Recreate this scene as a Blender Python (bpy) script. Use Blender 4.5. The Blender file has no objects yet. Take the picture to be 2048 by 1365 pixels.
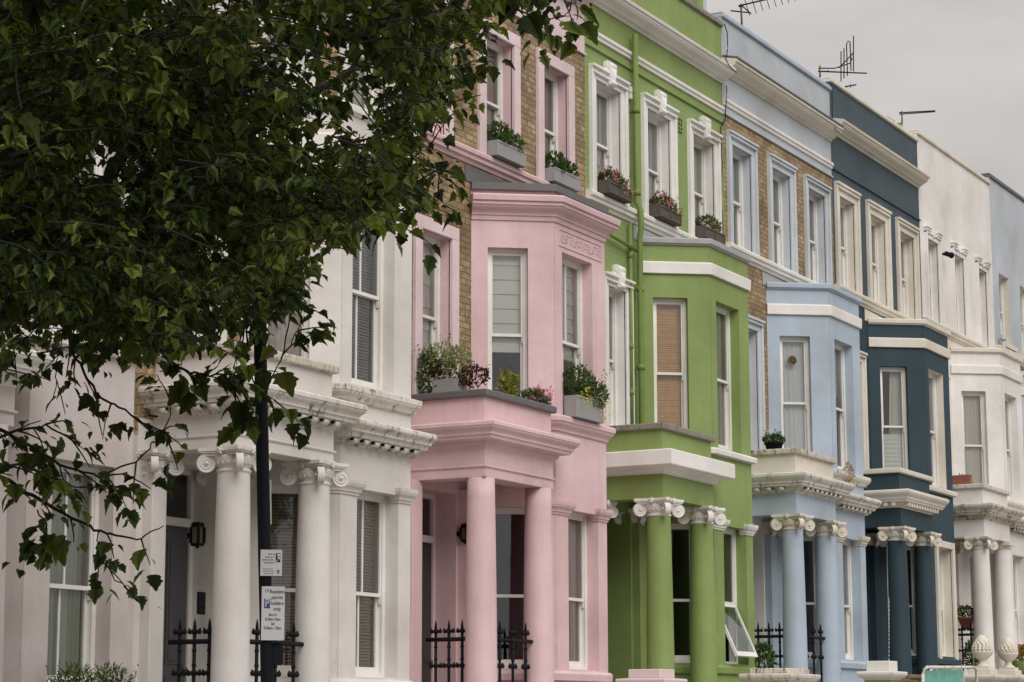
import bpy, bmesh, math, random
from mathutils import Vector, Matrix
random.seed(7)
C = bpy.context.scene.collection
W = 5.2          # frontage of one house
RISE = 0.185     # the street climbs this much per house
CAMX, CAMY = -28.88, -14.43
FPX = 4500.0
YAW, PITCH, ROLL = math.radians(28.48), math.radians(9.64), math.radians(-0.11)
_f = Vector((math.cos(YAW)*math.cos(PITCH), math.sin(YAW)*math.cos(PITCH), math.sin(PITCH)))
_r = Vector((math.sin(YAW), -math.cos(YAW), 0)); _u = _r.cross(_f)
_r, _u = math.cos(ROLL)*_r + math.sin(ROLL)*_u, -math.sin(ROLL)*_r + math.cos(ROLL)*_u

def ray(px, py):
    return _f + _r*((px-1024)/FPX) - _u*((py-682.5)/FPX)
def at(px, py, Y):
    d = ray(px, py); t = (Y-CAMY)/d.y
    return Vector((CAMX+d.x*t, Y, d.z*t))
def atr(px, py, dist):
    d = ray(px, py).normalized()*dist
    return Vector((CAMX+d.x, CAMY+d.y, d.z))
def ground_z(X, off=0.0):
    return -0.85 + RISE*X/W + off

# ------------------------------------------------------------------ materials
def newmat(name):
    m = bpy.data.materials.new(name); m.use_nodes = True
    nt = m.node_tree; b = nt.nodes['Principled BSDF']
    return m, nt, b
def N(nt, typ, **kw):
    n = nt.nodes.new(typ)
    for k, v in kw.items():
        if k in n.inputs.keys() if hasattr(n.inputs, 'keys') else False: n.inputs[k].default_value = v
        else: setattr(n, k, v)
    return n
def L(nt, a, b): nt.links.new(a, b)
def noise(nt, vec, scale, detail=4, rough=0.6):
    n = nt.nodes.new('ShaderNodeTexNoise'); n.inputs['Scale'].default_value = scale
    n.inputs['Detail'].default_value = detail; n.inputs['Roughness'].default_value = rough
    L(nt, vec, n.inputs['Vector']); return n
def ramp(nt, fac, p0, p1, c0=(0,0,0,1), c1=(1,1,1,1)):
    r = nt.nodes.new('ShaderNodeValToRGB'); r.color_ramp.elements[0].position = p0; r.color_ramp.elements[1].position = p1
    r.color_ramp.elements[0].color = c0; r.color_ramp.elements[1].color = c1
    L(nt, fac, r.inputs['Fac']); return r
def mixc(nt, fac, a, b, mode='MIX'):
    m = nt.nodes.new('ShaderNodeMix'); m.data_type = 'RGBA'; m.blend_type = mode
    for s, v in ((0, fac), (6, a), (7, b)):
        if hasattr(v, 'is_output') or isinstance(v, bpy.types.NodeSocket): L(nt, v, m.inputs[s])
        else: m.inputs[s].default_value = v if s == 0 else (*v, 1) if len(v) == 3 else v
    return m.outputs[2]
def scaled(nt, s):
    tc = nt.nodes.new('ShaderNodeTexCoord'); mp = nt.nodes.new('ShaderNodeMapping')
    mp.inputs['Scale'].default_value = s; L(nt, tc.outputs['Object'], mp.inputs['Vector']); return mp.outputs[0]
def bump(nt, b, h, strength, dist):
    n = nt.nodes.new('ShaderNodeBump'); n.inputs['Strength'].default_value = strength; n.inputs['Distance'].default_value = dist
    L(nt, h, n.inputs['Height']); L(nt, n.outputs[0], b.inputs['Normal']); return n

def paint(name, col, grime=0.25, stain=0.0, rough=0.6, bmp=0.25, stain_col=(0.10, 0.085, 0.06)):
    """painted render: slight mottling, faint vertical weather streaks, optional dark stains"""
    m, nt, b = newmat(name)
    v = scaled(nt, (1, 1, 1)); vs = scaled(nt, (5, 5, 0.5))
    n1 = noise(nt, v, 0.9, 5); n2 = noise(nt, vs, 1.0, 5, 0.7); n3 = noise(nt, v, 70, 3); n4 = noise(nt, v, 7, 4)
    dark = tuple(c*0.80*(0.98, 0.96, 0.90)[i] for i, c in enumerate(col)); light = tuple(min(1, c*1.06) for c in col)
    c = mixc(nt, ramp(nt, n1.outputs[0], 0.3, 0.72).outputs[0], dark, light)
    r2 = ramp(nt, n2.outputs[0], 0.48, 0.78, (0, 0, 0, 1), (grime, grime, grime, 1))
    c = mixc(nt, r2.outputs[0], c, tuple(x*0.55*(1, 0.95, 0.85)[i] for i, x in enumerate(col)))
    r4 = ramp(nt, n4.outputs[0], 0.62, 0.8, (0, 0, 0, 1), (grime*0.6,)*3+(1,))
    c = mixc(nt, r4.outputs[0], c, tuple(x*0.7 for x in col))
    if stain:
        ns = noise(nt, scaled(nt, (7, 7, 2.6)), 1.3, 7, 0.78)
        rs = ramp(nt, ns.outputs[0], 0.64-0.16*stain, 0.70-0.1*stain, (0, 0, 0, 1), (min(1, stain+.25),)*3+(1,))
        c = mixc(nt, rs.outputs[0], c, stain_col)
    L(nt, c, b.inputs['Base Color']); b.inputs['Roughness'].default_value = rough
    b.inputs['Specular IOR Level'].default_value = 0.25
    # fine run-down streaks and hairline cracks
    nr = noise(nt, scaled(nt, (26, 26, 1.1)), 1.0, 4, .6); rr = ramp(nt, nr.outputs[0], .60, .74, (0, 0, 0, 1), (grime*.75+.06,)*3+(1,))
    nm = noise(nt, v, .45, 3); rm = ramp(nt, nm.outputs[0], .45, .65); ml = nt.nodes.new('ShaderNodeMath'); ml.operation = 'MULTIPLY'; L(nt, rr.outputs[0], ml.inputs[0]); L(nt, rm.outputs[0], ml.inputs[1])
    c = mixc(nt, ml.outputs[0], c, tuple(x*0.52*(1, 0.95, 0.86)[i] for i, x in enumerate(col)))
    vo = nt.nodes.new('ShaderNodeTexVoronoi'); vo.feature = 'DISTANCE_TO_EDGE'; vo.inputs['Scale'].default_value = .8; nd = noise(nt, v, 2.5, 4)
    va = nt.nodes.new('ShaderNodeVectorMath'); va.operation = 'MULTIPLY_ADD'; L(nt, nd.outputs['Color'], va.inputs[0]); va.inputs[1].default_value = (.9, .9, .9); L(nt, v, va.inputs[2]); L(nt, va.outputs[0], vo.inputs['Vector'])
    rc = ramp(nt, vo.outputs[0], .0, .007, (.35, .35, .35, 1), (0, 0, 0, 1)); mc = nt.nodes.new('ShaderNodeMath'); mc.operation = 'MULTIPLY'; L(nt, rc.outputs[0], mc.inputs[0]); L(nt, rm.outputs[0], mc.inputs[1])
    c = mixc(nt, mc.outputs[0], c, tuple(x*0.45 for x in col))
    L(nt, c, b.inputs['Base Color'])
    a = nt.nodes.new('ShaderNodeMath'); a.operation = 'ADD'; L(nt, n3.outputs[0], a.inputs[0])
    mm = nt.nodes.new('ShaderNodeMath'); mm.operation = 'MULTIPLY'; mm.inputs[1].default_value = 1.5
    L(nt, n4.outputs[0], mm.inputs[0]); L(nt, mm.outputs[0], a.inputs[1])
    bump(nt, b, a.outputs[0], bmp, 0.012)
    return m
def brick(name, c1, c2, mortar, painted=False):
    m, nt, b = newmat(name)
    tc = nt.nodes.new('ShaderNodeTexCoord'); sp = nt.nodes.new('ShaderNodeSeparateXYZ'); L(nt, tc.outputs['Object'], sp.inputs[0])
    ad = nt.nodes.new('ShaderNodeMath'); L(nt, sp.outputs[0], ad.inputs[0]); L(nt, sp.outputs[1], ad.inputs[1])
    cb = nt.nodes.new('ShaderNodeCombineXYZ'); L(nt, ad.outputs[0], cb.inputs[0]); L(nt, sp.outputs[2], cb.inputs[1])
    # uneven joints
    nw = noise(nt, tc.outputs['Object'], 9, 3); vm = nt.nodes.new('ShaderNodeVectorMath'); vm.operation = 'MULTIPLY_ADD'
    L(nt, nw.outputs['Color'], vm.inputs[0]); vm.inputs[1].default_value = (0.03, 0.026, 0); L(nt, cb.outputs[0], vm.inputs[2])
    br = nt.nodes.new('ShaderNodeTexBrick'); L(nt, vm.outputs[0], br.inputs['Vector'])
    br.inputs['Scale'].default_value = 1; br.inputs['Brick Width'].default_value = 0.235; br.inputs['Row Height'].default_value = 0.083
    br.inputs['Mortar Size'].default_value = 0.009; br.inputs['Mortar Smooth'].default_value = 0.4
    br.inputs['Color1'].default_value = (*c1, 1); br.inputs['Color2'].default_value = (*c2, 1); br.inputs['Mortar'].default_value = (*mortar, 1)
    n1 = noise(nt, tc.outputs['Object'], 1.1, 5); n2 = noise(nt, tc.outputs['Object'], 28, 4, 0.7)
    if painted:
        c = mixc(nt, ramp(nt, n1.outputs[0], 0.3, 0.7).outputs[0], tuple(x*0.85 for x in c1), tuple(x*1.08 for x in c1))
        c = mixc(nt, ramp(nt, br.outputs['Fac'], 0, 1, (0,)*3+(1,), (.25,)*3+(1,)).outputs[0], c, tuple(x*0.6 for x in c1))
    else:
        nb = noise(nt, tc.outputs['Object'], 7.5, 1); 
        c = mixc(nt, ramp(nt, nb.outputs[0], 0.48, 0.60).outputs[0], br.outputs['Color'], (0.44, 0.30, 0.165), 'MIX')
        mf = ramp(nt, br.outputs['Fac'], 0.2, 0.8)
        c = mixc(nt, mf.outputs[0], c, mortar)
        sh = ramp(nt, n2.outputs[0], 0.25, 0.75, (.42,.40,.38,1), (1.0,)*3+(1,))
        c = mixc(nt, 1.0, c, sh.outputs[0], 'MULTIPLY')
        sh = ramp(nt, n1.outputs[0], 0.32, 0.62, (.50,.47,.44,1), (1,)*3+(1,))
        c = mixc(nt, 1.0, c, sh.outputs[0], 'MULTIPLY')
    L(nt, c, b.inputs['Base Color']); b.inputs['Roughness'].default_value = 0.85 if not painted else 0.6
    inv = nt.nodes.new('ShaderNodeMath'); inv.operation = 'MULTIPLY_ADD'; L(nt, br.outputs['Fac'], inv.inputs[0]); inv.inputs[1].default_value = -1.0
    L(nt, n2.outputs[0], inv.inputs[2]); bump(nt, b, inv.outputs[0], 0.5 if not painted else 0.35, 0.012)
    return m
def plain(name, col, rough=0.5, var=0.12, scale=6, metal=0.0, bmp=0.1):
    m, nt, b = newmat(name); v = scaled(nt, (1, 1, 1)); n1 = noise(nt, v, scale, 4)
    c = mixc(nt, n1.outputs[0], tuple(x*(1-var) for x in col), tuple(min(1, x*(1+var)) for x in col))
    L(nt, c, b.inputs['Base Color']); b.inputs['Roughness'].default_value = rough; b.inputs['Metallic'].default_value = metal; b.inputs['Specular IOR Level'].default_value = .15 if max(col) < .02 else .4
    if bmp: bump(nt, b, noise(nt, v, scale*8, 3).outputs[0], bmp, 0.01)
    return m
def glass_mat(name, tint=(0.93, 0.95, 0.94), boost=0.10):
    m, nt, b = newmat(name); nt.nodes.remove(b); out = nt.nodes['Material Output']
    tr = nt.nodes.new('ShaderNodeBsdfTransparent'); tr.inputs[0].default_value = (*tint, 1)
    gl = nt.nodes.new('ShaderNodeBsdfGlossy'); gl.inputs['Roughness'].default_value = 0.03; gl.inputs[0].default_value = (.9, .93, .95, 1)
    fr = nt.nodes.new('ShaderNodeFresnel'); fr.inputs[0].default_value = 1.5
    v = scaled(nt, (1, 1, 1)); bp = nt.nodes.new('ShaderNodeBump'); bp.inputs['Strength'].default_value = 0.12; bp.inputs['Distance'].default_value = 0.02
    L(nt, noise(nt, v, 2.2, 2).outputs[0], bp.inputs['Height']); L(nt, bp.outputs[0], gl.inputs['Normal']); 
    ad = nt.nodes.new('ShaderNodeMath'); ad.inputs[1].default_value = boost; L(nt, fr.outputs[0], ad.inputs[0])
    mx = nt.nodes.new('ShaderNodeMixShader'); L(nt, ad.outputs[0], mx.inputs[0]); L(nt, tr.outputs[0], mx.inputs[1]); L(nt, gl.outputs[0], mx.inputs[2])
    L(nt, mx.outputs[0], out.inputs[0]); return m
def cloth(name, col, fold=(1, 1, 1), trans=0.06):
    m, nt, b = newmat(name); out = nt.nodes['Material Output']
    v = scaled(nt, fold); n1 = noise(nt, v, 3, 3)
    c = mixc(nt, n1.outputs[0], tuple(x*.85 for x in col), col); L(nt, c, b.inputs['Base Color']); b.inputs['Roughness'].default_value = .9
    tl = nt.nodes.new('ShaderNodeBsdfTranslucent'); L(nt, c, tl.inputs[0]); mx = nt.nodes.new('ShaderNodeMixShader'); mx.inputs[0].default_value = trans
    L(nt, b.outputs[0], mx.inputs[1]); L(nt, tl.outputs[0], mx.inputs[2]); L(nt, mx.outputs[0], out.inputs[0]); return m
def leafmat(name, dark, light, trans=0.3, rough=0.45):
    """per-leaf colour variation read from the mesh's own attribute (random per leaf; some tree sprays add a painted sunlit tone)"""
    m, nt, b = newmat(name); out = nt.nodes['Material Output']
    at_ = nt.nodes.new('ShaderNodeAttribute'); at_.attribute_name = 'tone'
    c = mixc(nt, at_.outputs['Fac'], dark, light); L(nt, c, b.inputs['Base Color']); b.inputs['Roughness'].default_value = rough
    b.inputs['Specular IOR Level'].default_value = 0.22
    tl = nt.nodes.new('ShaderNodeBsdfTranslucent'); c2 = mixc(nt, 1.0, c, (1.9, 1.75, .45), 'MULTIPLY'); L(nt, c2, tl.inputs[0])
    mx = nt.nodes.new('ShaderNodeMixShader'); mx.inputs[0].default_value = trans
    L(nt, b.outputs[0], mx.inputs[1]); L(nt, tl.outputs[0], mx.inputs[2]); L(nt, mx.outputs[0], out.inputs[0]); return m

M = {}
M['pink'] = paint('pink_paint', (0.72, 0.515, 0.54), .3)
M['pink_soft'] = paint('pale_pink_paint', (0.73, 0.585, 0.61), .1)
M['green'] = paint('green_paint', (0.245, 0.325, 0.110), .32)
M['green_pipe'] = paint('green_pipe_paint', (0.185, 0.255, 0.07), .2)
M['blue'] = paint('pale_blue_paint', (0.55, 0.58, 0.625), .12)
M['blue_deep'] = paint('blue_paint', (0.42, 0.49, 0.585), .12)
M['blue_grey'] = paint('blue_grey_paint', (0.47, 0.50, 0.545), .1)
M['teal'] = paint('dark_teal_paint', (0.030, 0.055, 0.070), .15)
M['teal_up'] = paint('weathered_teal_paint', (0.058, 0.085, 0.104), .3)
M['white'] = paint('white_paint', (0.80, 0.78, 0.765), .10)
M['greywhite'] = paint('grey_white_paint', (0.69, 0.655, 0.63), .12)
M['trim'] = paint('white_trim_paint', (0.80, 0.77, 0.745), .12)
M['cream'] = paint('cream_trim_paint', (0.70, 0.65, 0.57), .12)
M['worn'] = paint('weathered_cream_render', (0.68, 0.64, 0.59), .45, stain=.68)
M['worn_heavy'] = paint('stained_cream_render', (0.62, 0.57, 0.49), .5, stain=.9)
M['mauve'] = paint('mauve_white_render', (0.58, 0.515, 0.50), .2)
M['crack'] = paint('cracked_white_render', (0.78, 0.745, 0.72), .2, stain=.12, stain_col=(.38, .27, .2))
M['frame'] = paint('window_gloss_white', (0.82, 0.80, 0.77), .08, rough=.35, bmp=.05)
M['brick'] = brick('stock_brick', (0.68, 0.52, 0.30), (0.42, 0.29, 0.14), (0.25, 0.19, 0.12))
M['brick_green'] = brick('green_painted_brick', (0.23, 0.31, 0.10), (0.23, 0.31, 0.10), (0.2, 0.3, 0.1), True)
M['lead'] = plain('lead_flashing', (0.12, 0.115, 0.115), .5, .2)
M['lead_pale'] = plain('pale_lead', (0.36, 0.36, 0.35), .5, .2)
M['slate'] = plain('roof_slate', (0.14, 0.13, 0.125), .6, .3)
M['stone_cap'] = paint('grimy_stone', (0.28, 0.25, 0.21), .5, stain=.7)
M['iron'] = plain('black_iron', (0.006, 0.006, 0.008), .6, .2, 20)
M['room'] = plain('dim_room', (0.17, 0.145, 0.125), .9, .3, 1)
M['black'] = plain('post_black', (0.009, 0.010, 0.013), .6, .3, 3)
M['glass'] = glass_mat('window_glass')
M['net'] = cloth('net_curtain', (0.86, 0.83, 0.79), (6, 6, .3))
M['net_white'] = cloth('white_voile', (0.9, 0.9, 0.9), (6, 6, .3))
M['drape'] = cloth('mauve_drape', (0.70, 0.59, 0.55), (6, 6, .3))
M['drape_cream'] = cloth('cream_drape', (0.84, 0.78, 0.68), (6, 6, .3))
M['sage'] = cloth('sage_curtain', (0.50, 0.53, 0.42), (6, 6, .3))
M['amber'] = plain('amber_lamp_glass', (0.13, 0.10, 0.06), .2, .2)
M['roman'] = cloth('cream_roman_blind', (0.92, 0.90, 0.83), (1, 1, 3))
M['bamboo'] = plain('bamboo_blind', (0.86, 0.45, 0.18), .7, .35, 14)
M['slat'] = plain('wooden_slat_blind', (0.42, 0.30, 0.20), .55, .2, 9)
M['slat_grey'] = plain('grey_slat_blind', (0.42, 0.40, 0.38), .5, .2, 9)
M['door_dark'] = plain('dark_door_paint', (0.045, 0.040, 0.040), .35, .15)
M['door_grey'] = plain('grey_door_paint', (0.075, 0.073, 0.075), .4, .15)
M['brass'] = plain('aged_brass', (0.25, 0.18, 0.08), .4, .2, 30, .8)
M['grey_planter'] = plain('grey_planter', (0.28, 0.275, 0.268), .5, .08)
M['wood_box'] = plain('dark_wood_planter', (0.085, 0.07, 0.062), .7, .35, 14)
M['terracotta'] = plain('terracotta', (0.28, 0.10, 0.06), .8, .2)
M['leaf_box'] = leafmat('shrub_leaf', (0.025, 0.05, 0.018), (0.09, 0.15, 0.045))
M['leaf_grey'] = leafmat('variegated_leaf', (0.09, 0.13, 0.06), (0.38, 0.40, 0.26))
M['leaf_red'] = leafmat('dark_red_leaf', (0.03, 0.015, 0.012), (0.10, 0.05, 0.04))
M['leaf_lime'] = leafmat('lime_leaf', (0.08, 0.11, 0.02), (0.36, 0.35, 0.08))
M['leaf_pink'] = leafmat('pink_petal', (0.42, 0.12, 0.20), (0.75, 0.38, 0.45), .2)
M['leaf_magenta'] = leafmat('magenta_petal', (0.34, 0.08, 0.17), (0.58, 0.22, 0.33), .2)
M['leaf_red_petal'] = leafmat('red_petal', (0.35, 0.02, 0.02), (0.6, 0.08, 0.05), .2)
M['leaf_yellow'] = leafmat('yellow_petal', (0.55, 0.42, 0.03), (0.8, 0.65, 0.1), .2)
M['leaf_dry'] = leafmat('dry_flower', (0.20, 0.10, 0.06), (0.45, 0.30, 0.22), .2)
M['tree_leaf'] = leafmat('tree_leaf', (0.020, 0.036, 0.010), (0.150, 0.195, 0.040), .30, .45)
M['bark'] = plain('bark', (0.022, 0.017, 0.013), .95, .4, 8, 0, .5)

# ------------------------------------------------------------------ mesh building
class Frame:
    def __init__(s, ox, oy, deg=0.0):
        s.ox, s.oy = ox, oy; a = math.radians(deg)
        s.ux, s.uy = math.cos(a), math.sin(a); s.nx, s.ny = math.sin(a), -math.cos(a)
    def P(s, u, d, z): return (s.ox+s.ux*u+s.nx*d, s.oy+s.uy*u+s.ny*d, z)
F0 = Frame(0, 0)
CANT = 53.7
F_CANT = Frame(1.79, 0, -CANT)          # splayed face of the bay that looks down the street
CL = 1.114                               # its width
BX0, BY = 2.45, -0.90                    # front face of the bay starts here
F_BAY = Frame(BX0, BY, 0)
BX1 = 3.97
F_CANTR = Frame(BX1, BY, CANT)
PX0, PX1, PY = 0.25, 2.06, -1.07         # the porch

class MB:
    def __init__(s): s.v, s.f, s.m, s.s = [], [], [], []
    def quad(s, pts, m=0, smooth=False):
        i = len(s.v); s.v += [tuple(p) for p in pts]; s.f.append(tuple(range(i, i+len(pts)))); s.m.append(m); s.s.append(smooth)
    def box(s, a, b, m=0): s.fbox(F0, a[0], b[0], -b[1], -a[1], a[2], b[2], m)
    def fbox(s, F, u0, u1, d0, d1, z0, z1, m=0):
        i = len(s.v)
        for z in (z0, z1):
            for (u, d) in ((u0, d0), (u1, d0), (u1, d1), (u0, d1)): s.v.append(F.P(u, d, z))
        for f in ((0, 1, 2, 3), (7, 6, 5, 4), (4, 5, 1, 0), (5, 6, 2, 1), (6, 7, 3, 2), (7, 4, 0, 3)):
            s.f.append(tuple(i+k for k in f)); s.m.append(m); s.s.append(False)
    def panel(s, F, u0, u1, z0, z1, ops=(), dep=0.15, m=0, mr=None, d=0.0):
        """flat wall with real openings and their reveals"""
        mr = m if mr is None else mr
        us = sorted({u0, u1} | {o[0] for o in ops} | {o[1] for o in ops}); zs = sorted({z0, z1} | {o[2] for o in ops} | {o[3] for o in ops})
        us = [u for u in us if u0 <= u <= u1]; zs = [z for z in zs if z0 <= z <= z1]
        for a, b in zip(us, us[1:]):
            for c, e in zip(zs, zs[1:]):
                um, zm = (a+b)/2, (c+e)/2
                if any(o[0] < um < o[1] and o[2] < zm < o[3] for o in ops): continue
                s.quad([F.P(a, d, c), F.P(b, d, c), F.P(b, d, e), F.P(a, d, e)], m)
        for o in ops:
            a, b, c, e = o[:4]; D = d-(o[4] if len(o) > 4 else dep)
            for (p, q) in (((a, c), (a, e)), ((a, e), (b, e)), ((b, e), (b, c)), ((b, c), (a, c))):
                s.quad([F.P(p[0], d, p[1]), F.P(q[0], d, q[1]), F.P(q[0], D, q[1]), F.P(p[0], D, p[1])], mr)
    def sweep(s, path, prof, m=0, cap=True, closed=False):
        n = len(path); offs = []
        for i, (x, y) in enumerate(path):
            dirs = []
            if i > 0 or closed: a = path[i-1]; dirs.append((x-a[0], y-a[1]))
            if i < n-1 or closed: b = path[(i+1) % n]; dirs.append((b[0]-x, b[1]-y))
            ns = []
            for dx, dy in dirs:
                l = math.hypot(dx, dy); ns.append((dy/l, -dx/l))
            if len(ns) == 1: offs.append(ns[0])
            else:
                sx, sy = ns[0][0]+ns[1][0], ns[0][1]+ns[1][1]; k = 2/(sx*sx+sy*sy) if sx*sx+sy*sy > 1e-6 else 1
                offs.append((sx*k, sy*k))
        base = len(s.v); p = len(prof)
        for (x, y), (nx, ny) in zip(path, offs):
            for d, z in prof: s.v.append((x+nx*d, y+ny*d, z))
        for i in range(n if closed else n-1):
            a = base+i*p; b = base+((i+1) % n)*p
            for j in range(p):
                k = (j+1) % p; s.f.append((a+j, b+j, b+k, a+k)); s.m.append(m); s.s.append(False)
        if cap and not closed:
            s.f.append(tuple(base+j for j in range(p))); s.m.append(m); s.s.append(False)
            s.f.append(tuple(base+(n-1)*p+j for j in reversed(range(p)))); s.m.append(m); s.s.append(False)
    def lathe(s, c, prof, seg=24, m=0, a0=0, a1=360, smooth=True):
        base = len(s.v); p = len(prof); full = a1-a0 >= 360; n = seg if full else seg+1
        for i in range(n):
            a = math.radians(a0+(a1-a0)*i/seg)
            for r, z in prof: s.v.append((c[0]+r*math.cos(a), c[1]+r*math.sin(a), c[2]+z))
        for i in range(seg):
            A = base+i*p; B = base+((i+1) % n)*p
            for j in range(p-1): s.f.append((A+j, B+j, B+j+1, A+j+1)); s.m.append(m); s.s.append(smooth)
    def tube(s, pts, r, seg=8, m=0, taper=None, cap=True):
        pts = [Vector(p) for p in pts]; n = len(pts); base = len(s.v); up = Vector((0.13, 0.21, 0.97))
        for i, p in enumerate(pts):
            t = (pts[min(i+1, n-1)]-pts[max(i-1, 0)]).normalized()
            a = t.cross(up if abs(t.dot(up)) < .95 else Vector((1, 0, 0))).normalized(); b = t.cross(a)
            rr = r if taper is None else r+(taper-r)*i/(n-1)
            for j in range(seg):
                w = 2*math.pi*j/seg; s.v.append(tuple(p+a*(rr*math.cos(w))+b*(rr*math.sin(w))))
        for i in range(n-1):
            for j in range(seg):
                k = (j+1) % seg; A = base+i*seg; s.f.append((A+j, A+k, A+seg+k, A+seg+j)); s.m.append(m); s.s.append(True)
        if cap:
            s.f.append(tuple(base+j for j in reversed(range(seg)))); s.m.append(m); s.s.append(False)
            s.f.append(tuple(base+(n-1)*seg+j for j in range(seg))); s.m.append(m); s.s.append(False)
    def ball(s, c, r, m=0, sz=1.0, seg=8, rings=5):
        prof = [(max(1e-4, r*math.sin(math.pi*i/rings)), -r*sz*math.cos(math.pi*i/rings)) for i in range(rings+1)]
        s.lathe(c, prof, seg, m)
    def build(s, name, mats, parent=None, attr=None, bevel=0.0, normals=True):
        me = bpy.data.meshes.new(name); me.from_pydata(s.v, [], s.f); me.update()
        if not isinstance(mats, (list, tuple)): mats = [mats]
        for m in mats: me.materials.append(M[m] if isinstance(m, str) else m)
        me.polygons.foreach_set('material_index', s.m); me.polygons.foreach_set('use_smooth', s.s)
        if attr is not None:
            a = me.attributes.new('tone', 'FLOAT', 'FACE'); a.data.foreach_set('value', attr)
        if normals:
            bm = bmesh.new(); bm.from_mesh(me); bmesh.ops.recalc_face_normals(bm, faces=bm.faces[:]); bm.to_mesh(me); bm.free()
        o = bpy.data.objects.new(name, me); C.objects.link(o)
        if parent: o.parent = parent
        if bevel:
            b = o.modifiers.new('soft_edges', 'BEVEL'); b.width = bevel; b.segments = 1; b.limit_method = 'ANGLE'; b.angle_limit = math.radians(40)
        return o
def thing(name, label, cat, loc=(0, 0, 0), group=None, rz=0.0):
    o = bpy.data.objects.new(name, None); C.objects.link(o); o.location = loc; o.rotation_euler = (0, 0, rz)
    o['label'] = label; o['category'] = cat
    if group: o['group'] = group
    return o
def tag(o, label, cat, group=None):
    o['label'] = label; o['category'] = cat
    if group: o['group'] = group
    return o
# ------------------------------------------------------------------ building elements
def wavy(mb, F, u0, u1, z0, z1, d, amp=0.02, wl=0.07, m=0, lean=0.0):
    n = max(6, int((u1-u0)/0.012)); ph = random.random()*6; rows = 6
    base = len(mb.v)
    for j in range(rows+1):
        t = j/rows
        for i in range(n+1):
            u = u0+(u1-u0)*i/n; uu = u+lean*(1-t)
            dd = d+amp*math.sin(2*math.pi*u/wl+ph+0.5*math.sin(9*u)+0.4*t)*(0.6+0.4*math.sin(u*17+ph+t))
            mb.v.append(F.P(uu, dd, z0+(z1-z0)*t))
    for j in range(rows):
        for i in range(n):
            a = base+j*(n+1)+i; mb.f.append((a, a+1, a+n+2, a+n+1)); mb.m.append(m); mb.s.append(True)
def slats(mb, F, u0, u1, z0, z1, d, pitch=0.034, h=0.03, tilt=0.012):
    z = z1
    while z-h > z0:
        j = random.uniform(-.002, .002)
        mb.quad([F.P(u0, d-tilt, z+j), F.P(u1, d-tilt, z+j), F.P(u1, d+tilt, z-h+j), F.P(u0, d+tilt, z-h+j)]); z -= pitch
    for u in (u0+.12*(u1-u0), u0+.5*(u1-u0), u0+.88*(u1-u0)): mb.fbox(F, u-.003, u+.003, d+tilt+.001, d+tilt+.004, z0, z1)

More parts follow.
